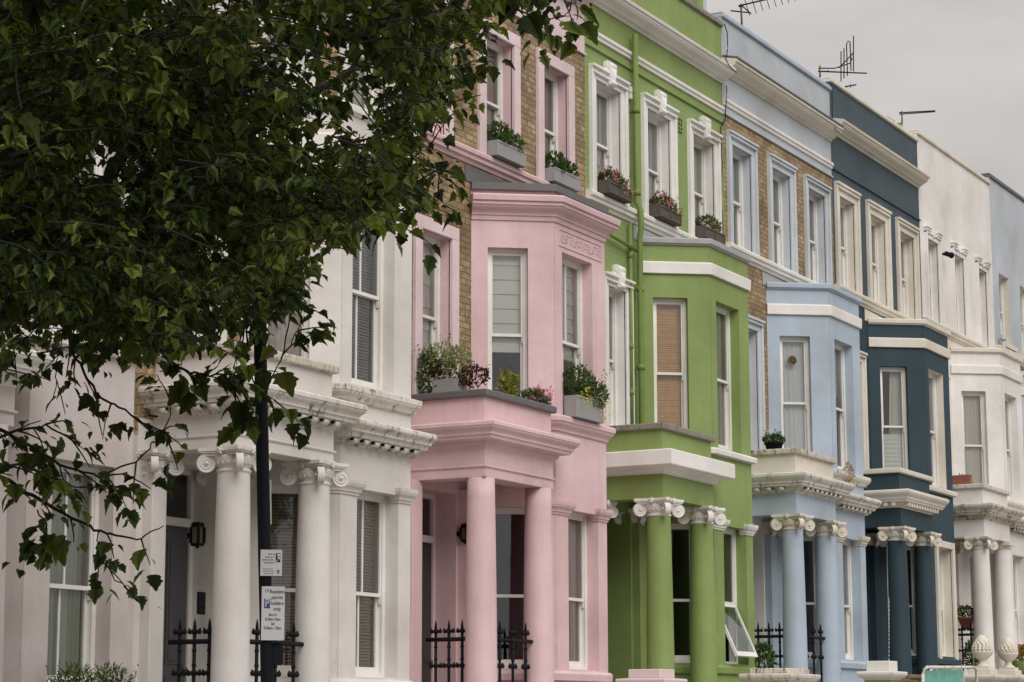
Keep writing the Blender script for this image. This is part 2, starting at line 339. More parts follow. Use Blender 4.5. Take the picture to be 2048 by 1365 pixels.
def window(parent, F, u0, u1, z0, z1, rec=0.15, cur='net', bars=0, mat='frame', mid=None, open_out=False):
    D = -rec; mb = MB(); fw = 0.042
    mb.fbox(F, u0, u0+fw, D-.13, D, z0, z1); mb.fbox(F, u1-fw, u1, D-.13, D, z0, z1)
    mb.fbox(F, u0+fw, u1-fw, D-.13, D-.002, z1-fw, z1); mb.fbox(F, u0+fw, u1-fw, D-.13, D+.015, z0, z0+.045)
    # inner staff beads
    mb.fbox(F, u0+fw, u0+fw+.012, D-.012, D-.004, z0+.045, z1-fw); mb.fbox(F, u1-fw-.012, u1-fw, D-.012, D-.004, z0+.045, z1-fw)
    w = mb.build('window', mat, parent)
    a, b = u0+fw, u1-fw; zm = mid if mid else (z0+z1)/2; st = 0.038
    def sash(za, zb, dd, low, tilt=0.0):
        s = MB(); br = .075 if low else .04; g = MB()
        def P(u, d, z):
            if not tilt: return F.P(u, d, z)
            ang = math.radians(tilt); hz = z-zb; dl = d-dd
            return F.P(u, dd+dl*math.cos(ang)-hz*math.sin(ang), zb+hz*math.cos(ang)+dl*math.sin(ang))
        def bx(ua, ub, d0, d1, z_0, z_1, tgt):
            i = len(tgt.v)
            for z in (z_0, z_1):
                for (u, d) in ((ua, d0), (ub, d0), (ub, d1), (ua, d1)): tgt.v.append(P(u, d, z))
            for f in ((0, 1, 2, 3), (7, 6, 5, 4), (4, 5, 1, 0), (5, 6, 2, 1), (6, 7, 3, 2), (7, 4, 0, 3)):
                tgt.f.append(tuple(i+k for k in f)); tgt.m.append(0); tgt.s.append(False)
        bx(a, a+st, dd-.042, dd, za, zb, s); bx(b-st, b, dd-.042, dd, za, zb, s)
        bx(a+st, b-st, dd-.042, dd-.001, za, za+br, s); bx(a+st, b-st, dd-.042, dd-.001, zb-.04, zb, s)
        for q in range(bars):
            uc = a+st+(b-a-2*st)*(q+1)/(bars+1); bx(uc-.011, uc+.011, dd-.036, dd-.006, za+br, zb-.04, s)
        if not low:
            for uu in (a, b-.03): bx(uu, uu+.03, dd-.04, dd-.002, za-.06, za, s); bx(uu+.004, uu+.026, dd-.04, dd-.004, za-.085, za-.06, s)
        o = s.build('sash', mat, w)
        g.quad([P(a+st, dd-.02, za+br), P(b-st, dd-.02, za+br), P(b-st, dd-.02, zb-.04), P(a+st, dd-.02, zb-.04)])
        g.build('pane', 'glass', w, normals=False)
    sash(zm-.02, z1-fw, D-.018, False)
    sash(z0+.045, zm+.02, D-.066, True) if not open_out else sash(z0+.045, zm-.022, D+.0, True, 24)
    d = D-.135; c = MB(); kind = cur.split(':')[0]; fr = float(cur.split(':')[1]) if ':' in cur else 1.0
    zb_ = z1-(z1-z0)*fr
    if kind in ('net', 'net_white', 'drape', 'drape_cream', 'sage'):
        wavy(c, F, u0, u1, zb_, z1, d, .022, random.uniform(.06, .09)); c.build('curtain', kind, w)
    elif kind in ('sides', 'sides_cream', 'sides_white'):
        mt = {'sides': 'drape', 'sides_cream': 'drape_cream', 'sides_white': 'net_white'}[kind]; wd = (u1-u0)*.30
        wavy(c, F, u0, u0+wd, z0, z1, d, .025, .06); c.build('curtain', mt, w)
        c = MB(); wavy(c, F, u1-wd, u1, z0, z1, d, .025, .06); c.build('curtain', mt, w)
    elif kind == 'parted':
        wavy(c, F, u0, u0+(u1-u0)*.5, z0, z1, d, .02, .08, lean=-.05); c.build('curtain', 'net_white', w)
        c = MB(); wavy(c, F, u0+(u1-u0)*.52, u1, z0, z1, d-.01, .02, .09, lean=.1); c.build('curtain', 'net_white', w)
    elif kind == 'right':
        wavy(c, F, u0+(u1-u0)*.45, u1, z0, z1, d, .03, .09, lean=.08); c.build('curtain', 'drape_cream', w)
    elif kind == 'roman':
        n = 7; zz = [z1-(z1-zb_)*i/n for i in range(n+1)]
        for i in range(n): c.quad([F.P(u0, d, zz[i]), F.P(u1, d, zz[i]), F.P(u1, d+.022, zz[i+1]+.004), F.P(u0, d+.022, zz[i+1]+.004)]); c.quad([F.P(u0, d+.022, zz[i+1]+.004), F.P(u1, d+.022, zz[i+1]+.004), F.P(u1, d, zz[i+1]), F.P(u0, d, zz[i+1])])
        c.build('blind', 'roman', w, normals=False)
    elif kind in ('bamboo', 'slat', 'slat_grey'):
        slats(c, F, u0+.02, u1-.02, zb_, z1-.03, d, .036 if kind != 'bamboo' else .03, .028, .010 if kind != 'bamboo' else .004); c.build('blind', kind, w, normals=False)
    elif kind == 'low':                       # pleated blind pulled up over the lower half
        n = 22; top = z0+(z1-z0)*fr
        for i in range(n):
            za, zb2 = z0+(top-z0)*i/n, z0+(top-z0)*(i+1)/n; dz = .008 if i % 2 else -.008
            c.quad([F.P(u0, d-dz, za), F.P(u1, d-dz, za), F.P(u1, d+dz, zb2), F.P(u0, d+dz, zb2)])
        c.build('blind', 'roman', w, normals=False)
        c = MB(); wavy(c, F, u0+(u1-u0)*.5, u1, top, z1, d-.03, .03, .09, lean=-.05); c.build('curtain', 'drape_cream', w)
    return w

def ustrip(mb, F, u0, u1, z0, z1, wi, wo, p, head=True):
    mb.fbox(F, u0-wo, u0-wi, -.02, p, z0, z1+wi); mb.fbox(F, u1+wi, u1+wo, -.02, p, z0, z1+wi)
    if head: mb.fbox(F, u0-wo, u1+wo, -.02, p, z1+wi, z1+wo)
def surround(parent, F, u0, u1, z0, z1, w, style, mat):
    mb = MB()
    if style == 'flat': ustrip(mb, F, u0, u1, z0, z1, 0, w, .05)
    elif style in ('step', 'key', 'bracket'):
        ustrip(mb, F, u0, u1, z0, z1, 0, w*.62, .035); ustrip(mb, F, u0, u1, z0, z1, w*.62, w, .065)
        um = (u0+u1)/2
        if style == 'step':   # small cornice on the head
            mb.fbox(F, u0-w*.8, u1+w*.8, -.01, .085, z1+w*.55, z1+w*.72); mb.fbox(F, u0-w-.004, u1+w+.004, -.01, .10, z1+w*.86, z1+w+.02)
        if style == 'key':
            mb.fbox(F, u0-w*.9, u1+w*.9, -.01, .085, z1+w*.35, z1+w*.52); mb.fbox(F, u0-w*1.02, u1+w*1.02, -.01, .105, z1+w*.80, z1+w*1.03)
            i = len(mb.v)        # tapered keystone with a rolled top
            for (hw, z, p) in ((.07, z1-.02, .11), (.115, z1+w+.08, .12)):
                for (u, d) in ((um-hw, 0), (um+hw, 0), (um+hw, p), (um-hw, p)): mb.v.append(F.P(u, d, z))
            for f in ((0, 1, 2, 3), (7, 6, 5, 4), (4, 5, 1, 0), (5, 6, 2, 1), (6, 7, 3, 2), (7, 4, 0, 3)): mb.f.append(tuple(i+k for k in f)); mb.m.append(0); mb.s.append(False)
            mb.tube([F.P(um-.12, .05, z1+w+.11), F.P(um+.12, .05, z1+w+.11)], .072, 12)
            mb.tube([F.P(um-.128, .05, z1+w+.11), F.P(um+.128, .05, z1+w+.11)], .034, 10)
            mb.tube([F.P(um-.085, .105, z1+.03), F.P(um+.085, .105, z1+.03)], .04, 10)
            for kx in (-.045, 0, .045): mb.tube([F.P(um+kx*.8, .115, z1+.03), F.P(um+kx, .125, z1+w+.06)], .012, 6)
            for sx in (-1, 1): mb.fbox(F, um+sx*.165-.05, um+sx*.165+.05, -.01, .07, z1+w, z1+w+.05)
        if style == 'bracket':
            for uu in (u0-.06, u1-.02):
                for q in range(3): mb.fbox(F, uu-.10-q*.012, uu+.14+q*.012, -.01, .07+q*.02, z1+w*.6+q*.05, z1+w*.6+q*.05+.042)
            mb.tube([F.P(um-.04, .03, z1+w*.6), F.P(um+.04, .03, z1+w*.6)], .045, 10)
    return mb.build('window_surround', mat, parent, bevel=.006)

def spiral(mb, c, ax, tdir, r, m=0):
    """raised spiral on a volute disc; ax = axis, tdir = in-plane horizontal"""
    up = Vector((0, 0, 1)); pts = []
    for i in range(34):
        t = i/33; rr = r*(1-.86*t); a = -2*math.pi*2.1*t+1.57
        pts.append(c+tdir*(rr*math.cos(a))+up*(rr*math.sin(a)))
    mb.tube(pts, r*.10, 5, m)
def ionic(parent, cx, cy, zt, R, mat, s=1.0):
    """four-cornered Ionic capital: necking ring, egg-and-dart, corner volutes, thin hollow-sided abacus"""
    mb = MB(); H = .232; zb = zt-H
    mb.lathe((cx, cy, 0), [(R*.98, zb-.03), (R*1.0, zb-.02), (R*1.08, zb-.012), (R*1.08, zb+.006), (R*.98, zb+.014), (R*.98, zb+.03), (R*1.12, zb+.055), (R*1.22, zb+.085), (R*1.28, zb+.12), (R*1.3, zb+.15), (R*1.05, zt-.04)], 28)
    for i in range(20):
        a = 2*math.pi*i/20; mb.ball((cx+R*1.15*math.cos(a), cy+R*1.15*math.sin(a), zb+.078), .017, sz=1.5, seg=6, rings=4)
    A = .285*s; pts = []
    for q in range(4):
        a0 = math.radians(45+90*q); a1 = math.radians(135+90*q)
        p0 = Vector((math.cos(a0), math.sin(a0), 0))*A*1.414; p1 = Vector((math.cos(a1), math.sin(a1), 0))*A*1.414
        e = (p1-p0).normalized(); p0i = p0+e*.035; p1i = p1-e*.035; nn = Vector(((p0+p1)/2)).normalized()
        for t in range(7): w = t/6; p = p0i.lerp(p1i, w)-nn*(.05*math.sin(math.pi*w)); pts.append((p.x+cx, p.y+cy))
    for (sc, za, zb2) in ((1.0, zt-.04, zt-.002), (.95, zt-.058, zt-.04), (.86, zt-.085, zt-.058)):
        i = len(mb.v); n = len(pts)
        for z in (za, zb2):
            for (x, y) in pts: mb.v.append((cx+(x-cx)*sc, cy+(y-cy)*sc, z))
        for j in range(n): k = (j+1) % n; mb.f.append((i+j, i+k, i+n+k, i+n+j)); mb.m.append(0); mb.s.append(False)
        mb.f.append(tuple(i+j for j in reversed(range(n)))); mb.f.append(tuple(i+n+j for j in range(n))); mb.m += [0, 0]; mb.s += [False, False]
    vr = .098*s; zc = zt-.062-vr
    for q in range(4):
        a = math.radians(45+90*q); dg = Vector((math.cos(a), math.sin(a), 0)); tn = Vector((-dg.y, dg.x, 0))
        c = Vector((cx, cy, zc))+dg*(.290*s); n = 24; i = len(mb.v)
        for (off, rr) in ((-.030, vr*.84), (-.038, vr*.90), (-.038, vr*.97), (-.026, vr), (.026, vr), (.038, vr*.97), (.038, vr*.90), (.030, vr*.84)):
            for j in range(n):
                w = 2*math.pi*j/n; mb.v.append(tuple(c+tn*off+dg*(rr*math.cos(w))+Vector((0, 0, rr*math.sin(w)))))
        for L_ in range(7):
            for j in range(n): k = (j+1) % n; A_ = i+L_*n; mb.f.append((A_+j, A_+k, A_+n+k, A_+n+j)); mb.m.append(0); mb.s.append(L_ == 3)
        mb.f.append(tuple(i+j for j in range(n))); mb.f.append(tuple(i+7*n+j for j in range(n))); mb.m += [0, 0]; mb.s += [False, False]
        for sg in (-1, 1): spiral(mb, c+tn*(.031*sg), tn, dg*sg, vr*.74); mb.ball(tuple(c+tn*(.034*sg)), .022)
        # channel joining the volute to the body
        i0 = Vector((cx, cy, 0))
        for sg in (-1, 1): mb.tube([i0+dg*(R*.8)+tn*(.02*sg)+Vector((0, 0, zt-.085)), i0+dg*(.2*s)+tn*(.02*sg)+Vector((0, 0, zt-.08)), c+tn*(.02*sg)+Vector((0, 0, vr*.86))], .02, 6)
    for q in range(4):          # rosette, and husks running out to the volutes
        a = math.radians(90*q); dg = Vector((math.cos(a), math.sin(a), 0)); tn = Vector((-dg.y, dg.x, 0)); c = Vector((cx, cy, zt-.035))+dg*(A*.86)
        mb.ball(tuple(c), .024)
        for w in range(5): t = 2*math.pi*w/5; mb.ball(tuple(c+tn*(.028*math.cos(t))+Vector((0, 0, .028*math.sin(t)))), .017, seg=6, rings=4)
        for w in (-1, 1):
            for u_ in range(3): mb.ball(tuple(Vector((cx, cy, zt-.105+.012*u_))+dg*(R*1.1)+tn*(w*(.035+.035*u_))), .021, sz=1.3, seg=6, rings=4)
    return mb.build('capital', mat, parent)
def column(parent, x, y, mat, cap, kind='ionic', zt=3.16, zb=-0.1):
    mb = MB(); r0, r1 = .200, .168; hz = zt-(.24 if kind == 'ionic' else 0)
    prof = [(.0001, zb), (.27, zb), (.27, zb+.07), (.25, zb+.075), (.262, zb+.11), (.25, zb+.145), (.22, zb+.155), (.235, zb+.19), (.21, zb+.215), (r0+.004, zb+.235)]
    n = 12; z0 = zb+.25
    for i in range(n+1):
        t = i/n; prof.append((r0+(r1-r0)*(t**1.7), z0+(hz-z0)*t))
    if kind == 'plain': prof += [(r1-.012, hz+.0)]
    mb.lathe((x, y, 0), prof, 40)
    o = mb.build('column', mat, parent, normals=True)
    if kind == 'ionic': ionic(o, x, y, zt, r1, cap)
    elif kind == 'block':
        c = MB(); c.lathe((x, y, 0), [(r1, hz-.16), (r1+.02, hz-.15), (r1+.02, hz-.12), (r1+.05, hz-.08)], 28); c.box((x-.215, y-.215, hz-.08), (x+.215, y+.215, hz-.002)); c.build('capital', cap, o)
    return o

BAYPATH = [(1.79, 0), (BX0, BY), (BX1, BY), (BX1+.66, 0)]
PORCHPATH = [(PX0, 0), (PX0, PY), (PX1, PY), (PX1, -.5)]
def cyma(d0, z0, d1, z1, n=5):
    """a curved cornice flank from (d0,z0) out to (d1,z1)"""
    out = []
    for i in range(n+1):
        t = i/n; out.append((d0+(d1-d0)*(t-math.sin(2*math.pi*t)/(2*math.pi)*.8), z0+(z1-z0)*t))
    return out
def blocks(mb, path, z0, z1, d0, d1, wd, gap, m=0):
    for (a, b) in zip(path, path[1:]):
        dx, dy = b[0]-a[0], b[1]-a[1]; l = math.hypot(dx, dy); F = Frame(a[0], a[1], math.degrees(math.atan2(dy, dx)))
        n = int(l/gap); u = (l-n*gap)/2+gap*.5-wd/2
        for i in range(n): mb.fbox(F, u+i*gap, u+i*gap+wd, d0, d1, z0, z1, m)

def modillions(mb, path, z0, z1, d0, d1, wd, gap):
    """worn scrolled brackets under a cornice"""
    for (a, b) in zip(path, path[1:]):
        dx, dy = b[0]-a[0], b[1]-a[1]; l = math.hypot(dx, dy); F = Frame(a[0], a[1], math.degrees(math.atan2(dy, dx)))
        n = int(l/gap); u = (l-n*gap)/2+gap*.5
        for i in range(n):
            uc = u+i*gap+random.uniform(-.006, .006); w_ = wd*random.uniform(.9, 1.05); mb.fbox(F, uc-w_/2, uc+w_/2, d0, d1-.02, z0+.03, z1)
            mb.tube([F.P(uc-w_/2, d1-.035, z0+.035), F.P(uc+w_/2, d1-.035, z0+.035)], .036, 10); mb.tube([F.P(uc-w_/2+.005, d0+.03, z0+.02), F.P(uc+w_/2-.005, d0+.03, z0+.02)], .028, 8)

def house(k, s):
    base = (W*k, 0, RISE*k)
    H = thing('terraced_house', s['label'], 'house', base, 'terraced houses along the street')
    g = s.get
    wall, fr, trim = s['wall'], s['frieze'], s['trim']; lo = s['low']           # low = colour of bay and porch
    # ---- second floor windows
    U = g('up', [(.32, 1.18), (2.13, 3.0), (3.89, 4.76)]); zt2 = 9.5; zb2 = g('zb2', 7.74)
    ops = [(a, b, zb2, zt2) for a, b in U]
    rv = g('rev', s['sur_mat'])
    mb = MB(); mb.panel(F0, 0, W, 7.64, 9.97, ops, .16, 0, 1)
    mb.build('brick_wall' if 'brick' in wall else 'rendered_wall', [wall, rv], H, normals=False)
    for i, (a, b) in enumerate(U):
        window(H, F0, a, b, zb2, zt2, g('rec2', .145), s['cur2'][i % len(s['cur2'])], g('bars2', 0), g('frame', 'frame'))
        if s['sur']: surround(H, F0, a, b, zb2, zt2, g('sw', .19), s['sur'], s['sur_mat'])
        else: q = MB(); q.fbox(F0, a-.1, b+.1, -.1, .12, zb2-.10, zb2); q.build('window_sill', trim, H)
    # ---- frieze, string course, cornice, parapet
    mb = MB(); mb.panel(F0, 0, W, 9.97, 11.66, (), m=0); mb.quad([(0, 0, 7), (0, .32, 7), (0, .32, 11.66), (0, 0, 11.66)]); mb.quad([(W, 0, 7), (W, .32, 7), (W, .32, 11.66), (W, 0, 11.66)])
    mb.quad([(0, .32, 10.9), (W, .32, 10.9), (W, .32, 11.66), (0, .32, 11.66)])
    if g('drip', True): mb.fbox(F0, .0, W, -.02, .035, 9.965, 9.99)
    mb.build('parapet', fr, H, normals=False)
    mb = MB(); mb.box((0, -.05, 11.66), (W, .38, 11.73)); mb.box((0, -.025, 11.73), (W, .35, 11.765)); mb.build('coping', s['cope'], H, bevel=.01)
    if s['cornice']:
        p = [(-.02, 10.66), (.03, 10.66), (.045, 10.70), (.10, 10.71)]+cyma(.10, 10.715, .22, 10.80)+[(.235, 10.81), (.235, 10.845), (.265, 10.85), (.275, 10.885), (.26, 10.90), (-.02, 10.96)]
        mb = MB(); mb.sweep([(.02, 0), (W-.02, 0)], p); mb.build('cornice', s['cornice'], H)
        if g('lead_top'): q = MB(); q.sweep([(.02, 0), (W-.02, 0)], [(.0, 10.97), (.28, 10.905), (.285, 10.90), (.285, 10.93), (.0, 11.0)]); q.build('cornice_flashing', 'lead', H)
    if g('string'):
        mb = MB(); mb.sweep([(.02, 0), (W-.02, 0)], [(-.02, 10.12), (.03, 10.13), (.035, 10.17), (.06, 10.19), (.06, 10.235), (-.02, 10.26)]); mb.build('string_course', trim, H)
    # ---- sill course under the second floor
    mb = MB(); mb.sweep([(0, 0), (W, 0)], [(-.02, 7.54), (.02, 7.545), (.035, 7.59), (.075, 7.60), (.08, 7.65), (.11, 7.665), (.115, 7.71), (.10, 7.735), (-.02, 7.742)]); mb.build('sill_course', g('sillc', trim), H)
    # ---- first floor / ground floor street wall, behind the bay and porch
    w1 = g('w1', (.47, 1.28)); z1a, z1b = 4.3, 6.42
    mb = MB(); mb.panel(F0, 0, W, 3.5, 7.64, [(w1[0], w1[1], z1a, z1b, .16), (1.95, 4.4, 3.5, 7.0, .05)], m=0, mr=1)
    mb.build('brick_wall' if 'brick' in g('wall1', wall) else 'rendered_wall', [g('wall1', wall), rv], H, normals=False)
    mb = MB(); mb.panel(F0, 0, W, -1.6, 3.5, [(.45, 1.40, -.1, 3.1, g('dr', .30)+.05), (1.95, 4.4, .2, 3.5, .05)], m=0)
    mb.build('rendered_wall', g('entry', lo), H, normals=False)
    window(H, F0, w1[0], w1[1], z1a, z1b, .145, s['cur1'], g('bars1', 0), g('frame', 'frame')); 
    if s['sur'] or g('sur1'): surround(H, F0, w1[0], w1[1], 4.1, z1b, g('sw1', .18), g('sur1', s['sur']), s['sur_mat'])
    # ---- rooms behind: back wall, party walls, floors
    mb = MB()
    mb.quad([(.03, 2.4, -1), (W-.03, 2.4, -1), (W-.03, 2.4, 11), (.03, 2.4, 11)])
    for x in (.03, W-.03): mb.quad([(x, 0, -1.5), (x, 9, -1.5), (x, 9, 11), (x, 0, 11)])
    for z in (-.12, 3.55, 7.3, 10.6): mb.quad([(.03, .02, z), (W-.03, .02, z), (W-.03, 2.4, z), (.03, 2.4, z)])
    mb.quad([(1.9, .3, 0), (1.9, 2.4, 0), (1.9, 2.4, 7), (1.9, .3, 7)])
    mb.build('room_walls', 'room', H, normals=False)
    mb = MB(); mb.box((.0, .4, 10.95), (W, 9, 11.1)); mb.build('roof', 'slate', H)
    mb = MB(); mb.quad([(0, 9, -1.5), (W, 9, -1.5), (W, 9, 11), (0, 9, 11)]); mb.build('brick_wall', 'brick', H, normals=False)
    # ---- bay
    up, dn = g('bay', lo), lo
    wf = g('bayw', (.22, 1.13)); wc = (.22, .76); zA, zB = 4.20, 6.43
    zbt = 7.27 if not g('bigcornice') else 7.2
    gf = (.36, 1.25); gc = (.24, .84)
    mb = MB()
    mb.panel(F_CANT, 0, CL, 4.05, zbt, [(wc[0], wc[1], zA, zB)], .13, 0); mb.panel(F_BAY, 0, BX1-BX0, 4.05, zbt, [(wf[0], wf[1], zA-.05, zB)], .17, 0, 1)
    mb.panel(F_CANTR, 0, CL, -1.6, zbt, (), m=0)
    mb.panel(F_CANT, 0, CL, -1.6, 4.05, [(gc[0], gc[1], .88, 2.97)], .13, 0); mb.panel(F_BAY, 0, BX1-BX0, -1.6, 4.05, [(gf[0], gf[1], .88, 2.97)], .19, 0, 1)
    mb.build('bay_wall', [dn, g('bayrev', dn)], H, normals=False)
    window(H, F_CANT, wc[0], wc[1], zA, zB, .11, s['curbc'], 0, g('frame', 'frame'), mid=5.27); window(H, F_BAY, wf[0], wf[1], zA-.05, zB, .155, s['curbf'], g('barsb', 0), g('frame', 'frame'), mid=5.27)
    window(H, F_CANT, gc[0], gc[1], .88, 2.97, .11, s['curgc'], 0, g('frame', 'frame'), mid=1.82); window(H, F_BAY, gf[0], gf[1], .88, 2.97, .175, s['curgf'], g('barsg', 0), g('frame', 'frame'), mid=1.82, open_out=g('open', False))
    if g('bigcornice'):
        mb = MB(); p = [(-.02, 6.80), (.02, 6.80), (.03, 6.86), (.05, 6.865)]+cyma(.05, 6.87, .15, 6.98)+[(.17, 6.985), (.17, 7.03), (.20, 7.035), (.21, 7.10), (.19, 7.12), (.03, 7.14), (-.02, 7.14)]
        mb.sweep(BAYPATH, p); mb.build('bay_cornice', lo, H)
        mb = MB(); mb.sweep(BAYPATH, [(-.02, 7.30), (-.02, 7.2), (.05, 7.2), (.06, 7.21), (.06, 7.30), (.04, 7.31), (-.3, 7.33)]); mb.build('coping', 'lead', H)
    else:
        mb = MB(); mb.sweep(BAYPATH, [(-.02, 6.80), (.045, 6.80), (.05, 6.97), (.03, 6.99), (-.02, 6.99)]); mb.build('bay_band', g('band', trim), H, bevel=.006)
        mb = MB(); mb.sweep(BAYPATH, [(-.02, 7.245), (.03, 7.25), (.035, 7.27), (.06, 7.275), (.065, 7.35), (.04, 7.365), (-.35, 7.37)]); mb.build('coping', g('baycope', trim), H, bevel=.005)
    mb = MB(); mb.quad([(x, y, 7.32) for x, y in BAYPATH]); mb.quad([(1.6, -.012, 7.3), (4.8, -.012, 7.3), (4.8, -.012, 7.46), (1.6, -.012, 7.53)])
    mb.build('bay_roof', g('flash', 'lead'), H, normals=False)
    mb = MB()
    bp = [(1.79+.35, -.48), (BX0, BY), (BX1, BY), (BX1+.3, -.49)]
    if g('bigcornice'): mb.sweep(bp, [(-.02, 3.98), (.03, 3.99)]+cyma(.03, 4.0, .10, 4.10)+[(.12, 4.11), (.125, 4.17), (.10, 4.19), (-.02, 4.20)])
    elif g('midcornice'):
        mb.sweep(bp, [(-.02, 3.93), (.04, 3.94)]+cyma(.05, 3.95, .11, 4.03)+[(.12, 4.04), (.12, 4.10), (-.02, 4.13)])
    else: mb.sweep(bp, [(-.02, 4.02), (.08, 4.03), (.09, 4.10), (.07, 4.12), (-.02, 4.13)])
    mb.build('bay_sill', g('baysill', trim), H, bevel=.004)
    if g('midcornice'):
        mb = MB(); mb.sweep(bp, [(-.02, 3.44), (.03, 3.45), (.05, 3.50), (.17, 3.515), (.19, 3.56), (.22, 3.57)]+cyma(.22, 3.58, .28, 3.66)+[(.28, 3.69), (.24, 3.71), (-.02, 3.76)])
        modillions(mb, bp, 3.445, 3.512, .0, .155, .095, .215); mb.build('bay_cornice', g('worn', 'worn'), H)
    # pilaster caps
    mb = MB(); p = [(-.02, 2.88), (.015, 2.885), (.02, 2.915), (.035, 2.92)]+cyma(.035, 2.925, .075, 3.0)+[(.08, 3.005), (.085, 3.05), (-.02, 3.06)]
    e = .10
    if g('caps', True):
        c54, s54 = math.cos(math.radians(CANT)), math.sin(math.radians(CANT))
        mb.sweep([(BX0-c54*.2, BY+s54*.2), (BX0, BY), (BX0+gf[0], BY), (BX0+gf[0], BY+e)], p); mb.build('pilaster_cap', s['capm'], H); mb = MB()
        mb.sweep([(BX0+gf[1], BY+e), (BX0+gf[1], BY), (BX1, BY), (BX1+c54*.2, BY+s54*.2)], p)
        mb.build('pilaster_cap', s['capm'], H)
    if g('gsur'):
        surround(H, F_BAY, gf[0], gf[1], .8, 2.97, .13, 'flat', g('gsur'))
    mb = MB(); mb.sweep(BAYPATH, [(-.02, .72), (.05, .73), (.06, .82), (.03, .85), (-.02, .86)]); mb.build('bay_sill', g('plinth', lo), H, bevel=.004)
    # ---- porch
    mb = MB(); pr = [(-.3, 3.16), (0, 3.16), (0, 3.275), (.02, 3.28), (.025, 3.30), (.004, 3.305), (0, 3.31), (0, 3.56), (-.3, 3.56)]
    if not g('arch', True): pr = [(-.3, 3.16), (0, 3.16), (0, 3.56), (-.3, 3.56)]
    mb.sweep(PORCHPATH, pr); mb.box((PX0+.28, PY+.28, 3.40), (PX1-.28, 0, 3.46)); mb.build('porch_entablature', g('ent', lo), H, bevel=.005)
    mb = MB(); st = g('pc', 'curve')
    if st == 'plain': p = [(-.1, 3.51), (0, 3.51), (.05, 3.53), (.06, 3.555), (.18, 3.60), (.235, 3.605), (.25, 3.62), (.25, 3.82), (.23, 3.835), (-.1, 3.84)]
    else: p = [(-.1, 3.51), (0, 3.51), (.02, 3.55), (.05, 3.56), (.06, 3.60), (.17, 3.615), (.18, 3.65), (.20, 3.66)]+cyma(.20, 3.67, .26, 3.76)+[(.27, 3.765), (.27, 3.805), (.24, 3.825), (-.1, 3.86)]
    mb.sweep(PORCHPATH, p)
    if g('dentil') == 1: modillions(mb, PORCHPATH, 3.545, 3.612, .0, .155, .095, .215)
    if g('dentil') == 2: blocks(mb, PORCHPATH, 3.535, 3.612, .02, .15, .07, .15)
    mb.build('porch_cornice', g('pcm', trim), H)
    mb = MB(); mb.sweep(PORCHPATH, [(-.16, 3.70), (-.02, 3.70), (-.02, 4.16), (-.16, 4.16)]); mb.box((PX0+.1, PY+.1, 3.86), (PX1+.2, -.01, 3.92)); mb.build('porch_parapet', g('ppm', lo), H)
    mb = MB(); mb.sweep(PORCHPATH, [(-.20, 4.15), (.03, 4.155), (.04, 4.165), (.04, 4.235), (.03, 4.245), (-.20, 4.25)]); mb.build('coping', g('pcope', trim), H, bevel=.008)
    kd = g('col', 'ionic')
    column(H, .40, -.93, g('colm', lo), s['capm'], kd); column(H, 1.865, -.95, g('colm', lo), s['capm'], g('col2', kd))
    # respond against the wall
    for (ra, rb) in ((.10, .34), (1.45, 1.73)):
        mb = MB(); mb.box((ra, -.13, -.1), (rb, .01, 2.93 if kd == 'ionic' else 3.16)); r = mb.build('pilaster', g('colm', lo), H, bevel=.006)
        if kd == 'ionic': ionic(r, (ra+rb)/2, .0, 3.16, .13, s['capm'], .9)
    # ---- door
    mb = MB(); y = g('dr', .30); mb.box((.45, y, -.1), (.51, y+.08, 3.1)); mb.box((1.34, y, -.1), (1.40, y+.08, 3.1)); mb.box((.51, y+.002, 3.04), (1.34, y+.08, 3.1)); mb.box((.51, y-.02, 2.47), (1.34, y+.08, 2.56))
    d = mb.build('door', g('doorf', 'frame'), H, bevel=.004)
    mb = MB(); mb.box((.51, y+.03, -.1), (1.34, y+.075, 2.47))
    for (a, b) in ((.60, .88), (.97, 1.25)):
        for (c, e2) in ((.1, .85), (1.0, 2.3)): mb.box((a, y+.02, c), (b, y+.029, e2)); mb.box((a+.04, y+.012, c+.04), (b-.04, y+.019, e2-.04))
    mb.ball((1.28, y-.01, .95), .03); mb.build('door_leaf', s['door'], d)
    mb = MB(); mb.quad([(.51, y+.05, 2.56), (1.34, y+.05, 2.56), (1.34, y+.05, 3.04), (.51, y+.05, 3.04)]); mb.build('pane', 'glass', d, normals=False)
    mb = MB(); mb.box((.2, -1.25, -1.6), (2.1, -.01, -.1)); mb.box((.4, -1.6, -1.6), (1.9, -1.25, -.28)); mb.box((.4, -1.95, -1.6), (1.9, -1.6, -.46)); mb.build('steps', 'stone_cap' if k < 0 else 'worn', H, bevel=.01)
    return H
# ------------------------------------------------------------------ the terrace
HS = {}
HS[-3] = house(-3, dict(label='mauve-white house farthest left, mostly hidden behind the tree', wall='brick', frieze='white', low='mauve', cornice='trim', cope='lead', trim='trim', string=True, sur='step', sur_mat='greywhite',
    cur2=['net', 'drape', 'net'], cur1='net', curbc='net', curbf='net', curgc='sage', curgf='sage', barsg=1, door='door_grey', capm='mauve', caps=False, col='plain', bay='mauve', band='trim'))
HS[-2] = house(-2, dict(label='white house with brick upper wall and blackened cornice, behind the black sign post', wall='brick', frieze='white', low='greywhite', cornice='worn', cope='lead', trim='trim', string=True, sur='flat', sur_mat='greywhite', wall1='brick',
    cur2=['net', 'drape', 'net'], cur1='net', curbc='drape', curbf='slat_grey', barsb=1, curgc='slat', curgf='slat', barsg=1, door='door_grey', capm='greywhite', pcope='worn_heavy', pcm='worn', worn='worn', midcornice=True, dentil=1, baysill='worn', flash='lead_pale', doorf='greywhite'))
